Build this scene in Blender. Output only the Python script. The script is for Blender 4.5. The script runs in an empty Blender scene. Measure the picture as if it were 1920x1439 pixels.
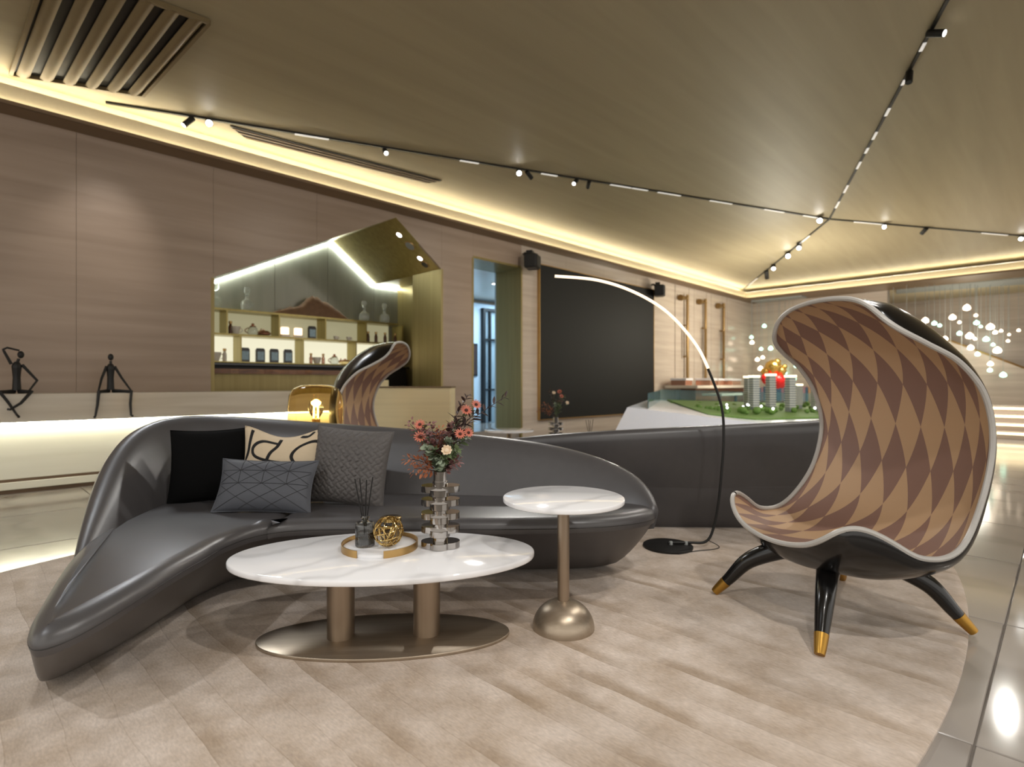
import bpy, math, random
from mathutils import Vector, Matrix
random.seed(7)
PI = math.pi
SC = bpy.context.scene
COL = SC.collection

# ------------------------------------------------------------------ camera, world, exposure
CAMH = 1.1
FPX = 1050.0
cam_d = bpy.data.cameras.new('camera')
cam_d.sensor_width = 36.0
cam_d.lens = 36.0 * FPX / 1920.0
cam_d.clip_end = 200
cam_d.dof.use_dof = True
cam_d.dof.focus_distance = 2.45
cam_d.dof.aperture_fstop = 2.0
cam = bpy.data.objects.new('camera', cam_d)
cam.location = (0, 0, CAMH)
cam.rotation_euler = (PI / 2, 0, 0)
COL.objects.link(cam)
SC.camera = cam

world = bpy.data.worlds.new('hall_ambient')
SC.world = world
world.use_nodes = True
world.node_tree.nodes['Background'].inputs[0].default_value = (1.0, 0.95, 0.88, 1)
world.node_tree.nodes['Background'].inputs[1].default_value = 1.35

SC.view_settings.view_transform = 'Standard'
SC.view_settings.look = 'None'
SC.view_settings.gamma = 1
SC.view_settings.use_curve_mapping = False
SC.view_settings.exposure = 0.0

# room frame: u runs along the long wall, v towards that wall
ALPHA = math.atan2(1050, 1040)
UX, UY = math.cos(ALPHA), math.sin(ALPHA)


def W(u, v, z=0.0):
    return Vector((UX * u - UY * v, UY * u + UX * v, z))


def to_uv(p):
    return (UX * p[0] + UY * p[1], -UY * p[0] + UX * p[1])


def ray(px, py):
    return Vector(((px - 960) / FPX, 1.0, -(py - 719.5) / FPX))


def PY(px, py, Y):
    d = ray(px, py)
    return Vector((d.x * Y, Y, CAMH + d.z * Y))


def PZ(px, py, z):
    d = ray(px, py)
    Y = (z - CAMH) / d.z
    return Vector((d.x * Y, Y, z))


def PV(px, py, v):
    d = ray(px, py)
    Y = v / (-UY * d.x + UX)
    return Vector((d.x * Y, Y, CAMH + d.z * Y))


def PU(px, py, u):
    d = ray(px, py)
    Y = u / (UX * d.x + UY)
    return Vector((d.x * Y, Y, CAMH + d.z * Y))


def u_at(px, v):
    return to_uv(PV(px, 719, v))[0]


# ------------------------------------------------------------------ lights (spots of the hall and added fills)
def spot_light(name, loc, target, power, angle=60, blend=0.6, size=0.05, color=(1, 0.95, 0.88)):
    l = bpy.data.lights.new(name, 'SPOT')
    l.energy = power
    l.spot_size = math.radians(angle)
    l.spot_blend = blend
    l.shadow_soft_size = size
    l.color = color
    o = bpy.data.objects.new(name, l)
    o.location = loc
    d = Vector(target) - Vector(loc)
    o.rotation_euler = d.to_track_quat('-Z', 'Y').to_euler()
    COL.objects.link(o)
    return o


KEY = 0.50
spot_light('spot_beam', (1.62, 0.35, 4.0), (-0.35, 2.35, 0.2), 420 * KEY, 78, 0.7, 0.06, (1.0, 0.97, 0.93))
spot_light('spot_beam', (2.55, 3.1, 3.95), (0.6, 2.2, 0.0), 200 * KEY, 80, 0.8, 0.06)
spot_light('spot_beam', (-3.3, 0.2, 3.95), (-0.6, 2.6, 0.3), 330 * KEY, 75, 0.8, 0.06, (0.93, 0.96, 1.0))
spot_light('spot_beam', (0.4, -0.6, 3.95), (0.9, 2.0, 0.0), 260 * KEY, 80, 0.8, 0.08)
spot_light('spot_beam', (3.6, 4.7, 3.95), (1.2, 3.0, 0.0), 260 * KEY, 70, 0.8, 0.06)
spot_light('spot_beam', (3.0, 9.0, 3.9), (1.0, 6.0, 0.5), 300 * KEY, 80, 0.8, 0.06)
spot_light('spot_beam', (7.5, 8.5, 3.9), (3.0, 7.5, 0.5), 420 * KEY, 80, 0.8, 0.06)
spot_light('spot_beam', (9.5, 9.0, 3.9), (9.5, 14.0, 1.0), 500 * KEY, 90, 0.8, 0.06)
spot_light('spot_beam', (7.0, 4.5, 3.9), (5.5, 5.0, 0.0), 350 * KEY, 100, 0.8, 0.06)
spot_light('spot_beam', (-3.55, 5.6, 4.1), (-4.75, 6.35, 2.45), 60, 46, 1.0, 0.06, (1.0, 0.92, 0.84))
spot_light('spot_beam', (-3.6, 5.75, 4.1), (-1.5, 2.9, 0.4), 230, 55, 0.8, 0.35, (0.92, 0.96, 1.0))
spot_light('spot_beam', (0.1, 8.2, 3.95), (-0.2, 3.0, 0.4), 260, 50, 0.8, 0.10, (1.0, 0.97, 0.92))
spot_light('spot_beam', (3.2, 4.2, 3.95), (2.6, 7.8, 0.6), 520, 70, 0.8, 0.06, (0.95, 0.97, 1.0))  # added fill that brightens the model plinth, no fixture here
# added wash fills that brighten the long wall, without fixtures
for (u_, v_, tu, tz, pw) in ((-0.6, 4.6, -0.8, 1.6, 22), (1.8, 4.4, 1.8, 1.6, 22), (4.2, 4.6, 4.0, 1.9, 30), (7.2, 4.4, 7.4, 1.8, 150), (10.5, 4.2, 11.0, 1.6, 60), (14.0, 4.4, 14.4, 1.8, 110), (17.0, 4.4, 17.4, 1.6, 40)):
    spot_light('wall_fill', W(u_, v_, 3.95), W(tu, 7.75, tz), pw, 105, 1.0, 0.15, (1.0, 0.92, 0.82))
spot_light('wall_fill', W(4.9, 4.6, 3.9), W(8.1, 8.1, 1.7), 90, 36, 1.0, 0.1, (1.0, 0.85, 0.6))  # added warm fill that makes the glow on the doorway jamb
# added downward fills to the right and behind, for bounce light
for (x_, y_, pw) in ((6.5, 1.5, 220), (9.5, 5.0, 480), (12.5, 9.5, 700), (5.5, -2.5, 300), (-2.5, -2.5, 260), (8.5, 12.0, 800)):
    spot_light('hall_fill', (x_, y_, 3.85), (x_, y_, 0), pw, 120, 0.8, 0.2, (1.0, 0.93, 0.82))
for (x_, y_, z_, pw) in ((13.0, 16.0, 2.5, 60), (7.0, 14.0, 2.6, 330)):  # first at the chandelier, second added to brighten far ceiling and walls
    lt_ = bpy.data.lights.new('chandelier_and_fill', 'POINT')
    lt_.energy = pw
    lt_.color = (1.0, 0.94, 0.78)
    lt_.shadow_soft_size = 0.5
    ob_ = bpy.data.objects.new('chandelier_and_fill', lt_)
    ob_.location = (x_, y_, z_)
    COL.objects.link(ob_)

# ------------------------------------------------------------------ materials
MATS = {}


def rgb(r, g, b):
    def f(c):
        c /= 255.0
        return c / 12.92 if c <= 0.04045 else ((c + 0.055) / 1.055) ** 2.4
    return (f(r), f(g), f(b), 1)


def new_mat(name):
    m = bpy.data.materials.new(name)
    m.use_nodes = True
    nt = m.node_tree
    b = nt.nodes['Principled BSDF']
    MATS[name] = m
    return m, nt, b


def N(nt, t, **kw):
    n = nt.nodes.new(t)
    for k, v in kw.items():
        if k.startswith('i_'):
            n.inputs[int(k[2:])].default_value = v
        else:
            setattr(n, k, v)
    return n


def plain(name, col, rough=0.5, metal=0.0, noise=0.06, nscale=30.0, bump=0.0, bscale=200.0, spec=0.5,
          trans=0.0, ior=1.45, coat=0.0, alpha=1.0, sheen=0.0):
    m, nt, b = new_mat(name)
    b.inputs['Roughness'].default_value = rough
    b.inputs['Metallic'].default_value = metal
    b.inputs['Specular IOR Level'].default_value = spec
    b.inputs['Transmission Weight'].default_value = trans
    b.inputs['IOR'].default_value = ior
    b.inputs['Coat Weight'].default_value = coat
    b.inputs['Alpha'].default_value = alpha
    b.inputs['Sheen Weight'].default_value = sheen
    tc = N(nt, 'ShaderNodeTexCoord')
    if noise > 0:
        nz = N(nt, 'ShaderNodeTexNoise')
        nz.inputs['Scale'].default_value = nscale
        nz.inputs['Detail'].default_value = 4
        nt.links.new(tc.outputs['Object'], nz.inputs['Vector'])
        mx = N(nt, 'ShaderNodeMix', data_type='RGBA')
        mx.inputs[6].default_value = tuple(c * (1 - noise) for c in col[:3]) + (1,)
        mx.inputs[7].default_value = tuple(min(1, c * (1 + noise)) for c in col[:3]) + (1,)
        nt.links.new(nz.outputs['Fac'], mx.inputs[0])
        nt.links.new(mx.outputs[2], b.inputs['Base Color'])
    else:
        b.inputs['Base Color'].default_value = col
    if bump > 0:
        n2 = N(nt, 'ShaderNodeTexNoise')
        n2.inputs['Scale'].default_value = bscale
        n2.inputs['Detail'].default_value = 3
        nt.links.new(tc.outputs['Object'], n2.inputs['Vector'])
        bp = N(nt, 'ShaderNodeBump')
        bp.inputs['Strength'].default_value = bump
        bp.inputs['Distance'].default_value = 0.002
        nt.links.new(n2.outputs['Fac'], bp.inputs['Height'])
        nt.links.new(bp.outputs['Normal'], b.inputs['Normal'])
    return m


def streak(name, c1, c2, scale=(0.4, 0.4, 8.0), rot=(0, 0, 0), rough=0.5, metal=0.0, detail=5, contrast=(0.3, 0.7),
           bump=0.0, aniso=0.0, spec=0.5, distort=0.4):
    m, nt, b = new_mat(name)
    b.inputs['Roughness'].default_value = rough
    b.inputs['Metallic'].default_value = metal
    b.inputs['Specular IOR Level'].default_value = spec
    if aniso:
        b.inputs['Anisotropic'].default_value = aniso
    tc = N(nt, 'ShaderNodeTexCoord')
    mp = N(nt, 'ShaderNodeMapping')
    mp.inputs['Scale'].default_value = scale
    mp.inputs['Rotation'].default_value = rot
    nz = N(nt, 'ShaderNodeTexNoise')
    nz.inputs['Scale'].default_value = 1.0
    nz.inputs['Detail'].default_value = detail
    nz.inputs['Distortion'].default_value = distort
    mr = N(nt, 'ShaderNodeMapRange')
    mr.inputs[1].default_value = contrast[0]
    mr.inputs[2].default_value = contrast[1]
    mx = N(nt, 'ShaderNodeMix', data_type='RGBA')
    mx.inputs[6].default_value = c1
    mx.inputs[7].default_value = c2
    L = nt.links.new
    L(tc.outputs['Object'], mp.inputs['Vector'])
    L(mp.outputs['Vector'], nz.inputs['Vector'])
    L(nz.outputs['Fac'], mr.inputs[0])
    L(mr.outputs[0], mx.inputs[0])
    L(mx.outputs[2], b.inputs['Base Color'])
    if bump:
        bp = N(nt, 'ShaderNodeBump')
        bp.inputs['Strength'].default_value = bump
        bp.inputs['Distance'].default_value = 0.002
        L(nz.outputs['Fac'], bp.inputs['Height'])
        L(bp.outputs['Normal'], b.inputs['Normal'])
    return m


def emit(name, col, strength):
    m, nt, b = new_mat(name)
    b.inputs['Base Color'].default_value = col
    b.inputs['Emission Color'].default_value = col
    b.inputs['Emission Strength'].default_value = strength
    return m


def marble(name, base, vein, scale=2.0, rough=0.12, rot=(0, 0, 0.6), amount=0.7, warp=1.4):
    m, nt, b = new_mat(name)
    b.inputs['Roughness'].default_value = rough
    tc = N(nt, 'ShaderNodeTexCoord')
    mp = N(nt, 'ShaderNodeMapping')
    mp.inputs['Rotation'].default_value = rot
    nz = N(nt, 'ShaderNodeTexNoise')
    nz.inputs['Scale'].default_value = scale
    nz.inputs['Detail'].default_value = 6
    wv = N(nt, 'ShaderNodeTexWave')
    wv.inputs['Scale'].default_value = scale * 0.55
    wv.inputs['Distortion'].default_value = 7.0 * warp
    wv.inputs['Detail'].default_value = 4
    wv.inputs['Detail Scale'].default_value = 1.2
    pw = N(nt, 'ShaderNodeMath', operation='POWER', i_1=9.0)
    ml = N(nt, 'ShaderNodeMath', operation='MULTIPLY')
    m2 = N(nt, 'ShaderNodeMath', operation='MULTIPLY', i_1=amount * 2)
    cl = N(nt, 'ShaderNodeClamp')
    mx = N(nt, 'ShaderNodeMix', data_type='RGBA')
    mx.inputs[6].default_value = base
    mx.inputs[7].default_value = vein
    L = nt.links.new
    L(tc.outputs['Object'], mp.inputs['Vector'])
    L(mp.outputs['Vector'], nz.inputs['Vector'])
    L(mp.outputs['Vector'], wv.inputs['Vector'])
    L(wv.outputs['Fac'], pw.inputs[0])
    L(pw.outputs[0], ml.inputs[0])
    L(nz.outputs['Fac'], ml.inputs[1])
    L(ml.outputs[0], m2.inputs[0])
    L(m2.outputs[0], cl.inputs[0])
    L(cl.outputs[0], mx.inputs[0])
    L(mx.outputs[2], b.inputs['Base Color'])
    return m


streak('wall_stone', rgb(142, 123, 106), rgb(164, 145, 128), (0.5, 0.5, 7.0), (0, 0.10, 0), 0.38, contrast=(0.25, 0.75))
streak('wall_pale', rgb(172, 158, 144), rgb(196, 182, 168), (0.5, 0.5, 9.0), (0, 0.05, 0), 0.18, contrast=(0.25, 0.75))
streak('ceiling_veneer', rgb(152, 140, 114), rgb(166, 154, 126), (0.35, 5.0, 5.0), (0, 0, 0.25), 0.55, contrast=(0.2, 0.8), spec=0.35)
plain('cove_plaster', rgb(206, 192, 160), 0.7)
plain('bronze_trim', rgb(128, 106, 82), 0.45, 0.2)
streak('ledge_stone', rgb(196, 186, 170), rgb(214, 206, 192), (0.6, 0.6, 10.0), (0, 0.03, 0), 0.2)
streak('cabinet_white', rgb(226, 224, 208), rgb(234, 232, 218), (0.6, 0.6, 8.0), (0, 0, 0), 0.4)
plain('groove_wood', rgb(120, 98, 76), 0.6)
streak('brass_sheet', rgb(158, 142, 84), rgb(176, 160, 100), (14.0, 14.0, 0.5), (0, 0, 0), 0.32, 0.55, aniso=0.3)
streak('brass_wall', rgb(140, 124, 78), rgb(156, 140, 92), (16.0, 16.0, 0.4), (0, 0, 0), 0.36, 0.45)
streak('champagne_panel', rgb(222, 206, 164), rgb(230, 214, 172), (0.5, 0.5, 20.0), (0, 0, 0), 0.45, 0.2)
marble('floor_marble', rgb(162, 155, 148), rgb(128, 120, 112), 0.9, 0.10, (0, 0, 0.3), 0.5)
plain('joint_dark', rgb(134, 126, 118), 0.6)
plain('black_matte', rgb(22, 21, 20), 0.5)
plain('black_gloss', rgb(14, 13, 13), 0.22, coat=0.3)
plain('screen_black', rgb(24, 24, 23), 0.62, noise=0.03, spec=0.25)
plain('dark_grille', rgb(26, 22, 16), 0.6)
plain('slat_bronze', rgb(122, 106, 76), 0.42, 0.15)
emit('led_warm', (1.0, 0.86, 0.56, 1), 24.0)
emit('led_cove', (1.0, 0.93, 0.72, 1), 34.0)
emit('led_cove_low', (1.0, 0.93, 0.72, 1), 15.0)
emit('led_ledge', (1.0, 0.97, 0.78, 1), 20.0)
emit('led_white', (0.92, 1.0, 0.92, 1), 26.0)
emit('led_shelf', (1.0, 0.95, 0.70, 1), 0.85)
emit('shelf_glow', (1.0, 0.92, 0.55, 1), 0.30)
emit('led_arc', (1.0, 0.76, 0.54, 1), 1.35)
emit('spot_lens', (1.0, 0.98, 0.95, 1), 45.0)
emit('spot_lens_soft', (1.0, 0.98, 0.95, 1), 6.0)
emit('module_white', (0.9, 0.88, 0.85, 1), 0.45)
emit('ball_warm', (1.0, 0.82, 0.62, 1), 5.0)
emit('ball_green', (0.55, 1.0, 0.78, 1), 3.0)
emit('step_led', (1.0, 0.84, 0.5, 1), 3.0)

# leather
m = plain('leather', rgb(70, 68, 69), 0.36, noise=0.10, nscale=18, bump=0.10, bscale=420, spec=0.75)
plain('leather_seam', rgb(30, 28, 26), 0.5)
plain('hull_dark', rgb(52, 46, 42), 0.4, noise=0.10, nscale=18, bump=0.12, bscale=420, spec=0.5)

# rug: bands across the short axis with carved joints and cloudy pile
m, nt, b = new_mat('rug_pile')
b.inputs['Roughness'].default_value = 0.95
b.inputs['Sheen Weight'].default_value = 0.25
b.inputs['Specular IOR Level'].default_value = 0.1
L = nt.links.new
tc = N(nt, 'ShaderNodeTexCoord')
wob = N(nt, 'ShaderNodeTexNoise'); wob.inputs['Scale'].default_value = 1.3; wob.inputs['Detail'].default_value = 3
L(tc.outputs['Object'], wob.inputs['Vector'])
sep = N(nt, 'ShaderNodeSeparateXYZ'); L(tc.outputs['Object'], sep.inputs[0])
wsc = N(nt, 'ShaderNodeMath', operation='MULTIPLY_ADD', i_1=0.10); L(wob.outputs['Fac'], wsc.inputs[0]); L(sep.outputs[0], wsc.inputs[2])
bnd = N(nt, 'ShaderNodeMath', operation='DIVIDE', i_1=0.14); L(wsc.outputs[0], bnd.inputs[0])
fl = N(nt, 'ShaderNodeMath', operation='FLOOR'); L(bnd.outputs[0], fl.inputs[0])
fr = N(nt, 'ShaderNodeMath', operation='FRACT'); L(bnd.outputs[0], fr.inputs[0])
wn = N(nt, 'ShaderNodeTexNoise'); wn.inputs['Scale'].default_value = 1.0; wn.inputs['Detail'].default_value = 3
cmb = N(nt, 'ShaderNodeCombineXYZ'); L(fl.outputs[0], cmb.inputs[0])
yv = N(nt, 'ShaderNodeMath', operation='MULTIPLY', i_1=1.6); L(sep.outputs[1], yv.inputs[0]); L(yv.outputs[0], cmb.inputs[1])
f7 = N(nt, 'ShaderNodeMath', operation='MULTIPLY', i_1=7.31); L(fl.outputs[0], f7.inputs[0]); L(f7.outputs[0], cmb.inputs[2])
L(cmb.outputs[0], wn.inputs['Vector'])
# darker ribbon near the joint side of a band, fading across it
rib = N(nt, 'ShaderNodeMapRange'); rib.inputs[1].default_value = 0.50; rib.inputs[2].default_value = 0.22; L(fr.outputs[0], rib.inputs[0])
ws = N(nt, 'ShaderNodeMapRange'); ws.inputs[1].default_value = 0.44; ws.inputs[2].default_value = 0.66; ws.inputs[4].default_value = 0.75; L(wn.outputs['Fac'], ws.inputs[0])
rm = N(nt, 'ShaderNodeMath', operation='MULTIPLY'); L(rib.outputs[0], rm.inputs[0]); L(ws.outputs[0], rm.inputs[1])
fib = N(nt, 'ShaderNodeTexNoise'); fib.inputs['Scale'].default_value = 1.0; fib.inputs['Detail'].default_value = 4
fm = N(nt, 'ShaderNodeMapping'); fm.inputs['Scale'].default_value = (150, 42, 60); L(tc.outputs['Object'], fm.inputs[0]); L(fm.outputs[0], fib.inputs['Vector'])
cl = N(nt, 'ShaderNodeTexNoise'); cl.inputs['Scale'].default_value = 4.5; cl.inputs['Detail'].default_value = 7; cl.inputs['Roughness'].default_value = 0.65; L(tc.outputs['Object'], cl.inputs['Vector'])
mA = N(nt, 'ShaderNodeMix', data_type='RGBA'); mA.inputs[6].default_value = rgb(178, 160, 142); mA.inputs[7].default_value = rgb(208, 194, 182)
cr = N(nt, 'ShaderNodeMapRange'); cr.inputs[1].default_value = 0.35; cr.inputs[2].default_value = 0.65; L(cl.outputs['Fac'], cr.inputs[0]); L(cr.outputs[0], mA.inputs[0])
mB = N(nt, 'ShaderNodeMix', data_type='RGBA'); mB.inputs[7].default_value = rgb(146, 124, 98)
L(mA.outputs[2], mB.inputs[6]); L(rm.outputs[0], mB.inputs[0])
jn = N(nt, 'ShaderNodeMath', operation='LESS_THAN', i_1=0.025); L(fr.outputs[0], jn.inputs[0])
jm = N(nt, 'ShaderNodeMath', operation='MULTIPLY', i_1=0.22); L(jn.outputs[0], jm.inputs[0])
mC = N(nt, 'ShaderNodeMix', data_type='RGBA'); mC.inputs[7].default_value = rgb(128, 108, 88)
L(mB.outputs[2], mC.inputs[6]); L(jm.outputs[0], mC.inputs[0])
mD = N(nt, 'ShaderNodeMix', data_type='RGBA', blend_type='MULTIPLY'); mD.inputs[0].default_value = 1.0
fr2 = N(nt, 'ShaderNodeMapRange'); fr2.inputs[3].default_value = 0.66; fr2.inputs[4].default_value = 1.28; L(fib.outputs['Fac'], fr2.inputs[0])
L(mC.outputs[2], mD.inputs[6]); L(fr2.outputs[0], mD.inputs[7])
L(mD.outputs[2], b.inputs['Base Color'])
hsum = N(nt, 'ShaderNodeMath', operation='MULTIPLY_ADD', i_1=-2.0); L(jn.outputs[0], hsum.inputs[0]); L(fib.outputs['Fac'], hsum.inputs[2])
bp = N(nt, 'ShaderNodeBump'); bp.inputs['Strength'].default_value = 0.35; bp.inputs['Distance'].default_value = 0.003
L(hsum.outputs[0], bp.inputs['Height']); L(bp.outputs['Normal'], b.inputs['Normal'])

marble('marble_white', rgb(238, 238, 240), rgb(150, 148, 148), 2.2, 0.06, (0, 0, 0.9), 0.28)
streak('bronze_brushed', rgb(160, 146, 128), rgb(172, 158, 140), (3.0, 60.0, 60.0), (0, 0, 0), 0.36, 0.8, aniso=0.3)
streak('bronze_tube', rgb(150, 134, 116), rgb(162, 146, 128), (40.0, 40.0, 0.6), (0, 0, 0), 0.34, 0.85, aniso=0.3)
plain('brass_gold', rgb(186, 152, 98), 0.32, 0.9)
plain('brass_dark', rgb(140, 112, 70), 0.35, 0.7)
plain('brass_polish', rgb(200, 172, 112), 0.14, 1.0)
plain('brass_tip', rgb(178, 136, 62), 0.35, 0.85)
plain('smoked_mirror', rgb(168, 164, 160), 0.05, 1.0, noise=0.0)
plain('glass_clear', (0.95, 0.97, 0.96, 1), 0.02, trans=1.0, ior=1.45, noise=0)
plain('glass_smoke', (0.55, 0.52, 0.48, 1), 0.03, trans=1.0, ior=1.45, noise=0)
plain('glass_amber', (1.0, 0.84, 0.52, 1), 0.02, trans=1.0, ior=1.15, noise=0)
plain('liquid_dark', rgb(26, 20, 24), 0.1)
plain('stick_black', rgb(18, 16, 15), 0.7)
plain('piping_white', rgb(178, 175, 170), 0.35)
plain('cushion_black', rgb(13, 13, 13), 0.95, spec=0.1, sheen=0.0, bump=0.4, bscale=600)
plain('cushion_beige', rgb(196, 178, 150), 0.9, sheen=0.2, bump=0.4, bscale=700)
plain('cushion_weave', rgb(84, 80, 78), 0.6, bump=0.25, bscale=900)
plain('cushion_slate', rgb(72, 74, 80), 0.6, bump=0.25, bscale=800)
plain('thread_dark', rgb(34, 34, 38), 0.7)
plain('stroke_black', rgb(14, 13, 13), 0.8)
plain('stem_green', rgb(70, 74, 50), 0.6)
plain('leaf_dark', rgb(58, 40, 36), 0.5, noise=0.3)
plain('leaf_green', rgb(98, 112, 78), 0.5, noise=0.3)
plain('leaf_sage', rgb(138, 150, 128), 0.5, noise=0.25)
plain('petal_coral', rgb(188, 106, 86), 0.6, noise=0.25)
plain('petal_cream', rgb(222, 200, 172), 0.6, noise=0.15)
plain('blossom_rust', rgb(160, 98, 66), 0.7, noise=0.35)
plain('blossom_mauve', rgb(132, 92, 90), 0.7, noise=0.3)
plain('flower_eye', rgb(70, 38, 30), 0.8)
plain('bottle_glass', (0.86, 0.90, 0.88, 1), 0.04, trans=0.8, ior=1.45, noise=0)
plain('root_wood', rgb(112, 82, 56), 0.6, noise=0.4, nscale=12, bump=0.5, bscale=30)
streak('slab_wood', rgb(92, 56, 30), rgb(142, 92, 52), (2.0, 20.0, 20.0), (0, 0, 0), 0.3)
plain('white_gloss', rgb(222, 222, 226), 0.22, noise=0.02)
plain('copper_box', rgb(206, 156, 130), 0.22, 0.7)
plain('tower_grey', rgb(150, 154, 152), 0.4)
plain('model_green', rgb(104, 136, 62), 0.8, noise=0.4)
plain('balloon_red', rgb(200, 24, 24), 0.3)
plain('balloon_gold', rgb(196, 160, 84), 0.2, 0.9)
plain('glass_teal', (0.55, 0.80, 0.84, 1), 0.02, trans=0.9, ior=1.2, noise=0)
plain('corridor_blue', rgb(206, 220, 230), 0.6)
plain('photo_print', rgb(150, 180, 196), 0.25, noise=0.6, nscale=40)
plain('cup_white', rgb(232, 226, 214), 0.3)
plain('rust_bottle', rgb(96, 60, 38), 0.25)
emit('candle_glow', (1.0, 0.72, 0.5, 1), 2.2)
emit('model_glow', (1.0, 0.9, 0.62, 1), 2.2)
emit('filament', (1.0, 0.55, 0.16, 1), 14.0)
for n_ in ('led_shelf', 'shelf_glow'):
    MATS[n_].node_tree.nodes['Principled BSDF'].inputs['Base Color'].default_value = (0.16, 0.15, 0.09, 1)
BOOKS = []
for i, c in enumerate([(70, 104, 130), (150, 96, 80), (104, 84, 110), (170, 130, 96), (60, 88, 110), (150, 118, 128)]):
    plain('book_cloth_%d' % i, rgb(*c), 0.6)
    BOOKS.append('book_cloth_%d' % i)

# harlequin upholstery from the shell's own UV layout
m, nt, b = new_mat('harlequin')
b.inputs['Roughness'].default_value = 0.55
L = nt.links.new
uvn = N(nt, 'ShaderNodeUVMap'); uvn.uv_map = 'UVMap'
sx = N(nt, 'ShaderNodeSeparateXYZ'); L(uvn.outputs[0], sx.inputs[0])
pu = N(nt, 'ShaderNodeMath', operation='ADD'); L(sx.outputs[0], pu.inputs[0]); L(sx.outputs[1], pu.inputs[1])
mu = N(nt, 'ShaderNodeMath', operation='SUBTRACT'); L(sx.outputs[0], mu.inputs[0]); L(sx.outputs[1], mu.inputs[1])
fa = N(nt, 'ShaderNodeMath', operation='FLOOR'); L(pu.outputs[0], fa.inputs[0])
fb = N(nt, 'ShaderNodeMath', operation='FLOOR'); L(mu.outputs[0], fb.inputs[0])
sm = N(nt, 'ShaderNodeMath', operation='ADD'); L(fa.outputs[0], sm.inputs[0]); L(fb.outputs[0], sm.inputs[1])
md = N(nt, 'ShaderNodeMath', operation='PINGPONG', i_1=1.0); L(sm.outputs[0], md.inputs[0])
mx = N(nt, 'ShaderNodeMix', data_type='RGBA'); mx.inputs[6].default_value = rgb(190, 158, 124); mx.inputs[7].default_value = rgb(138, 108, 96)
L(md.outputs[0], mx.inputs[0]); L(mx.outputs[2], b.inputs['Base Color'])
tc = N(nt, 'ShaderNodeTexCoord')
nz = N(nt, 'ShaderNodeTexNoise'); nz.inputs['Scale'].default_value = 500; L(tc.outputs['Object'], nz.inputs['Vector'])
bp = N(nt, 'ShaderNodeBump'); bp.inputs['Strength'].default_value = 0.15; bp.inputs['Distance'].default_value = 0.001
L(nz.outputs['Fac'], bp.inputs['Height']); L(bp.outputs['Normal'], b.inputs['Normal'])


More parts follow.
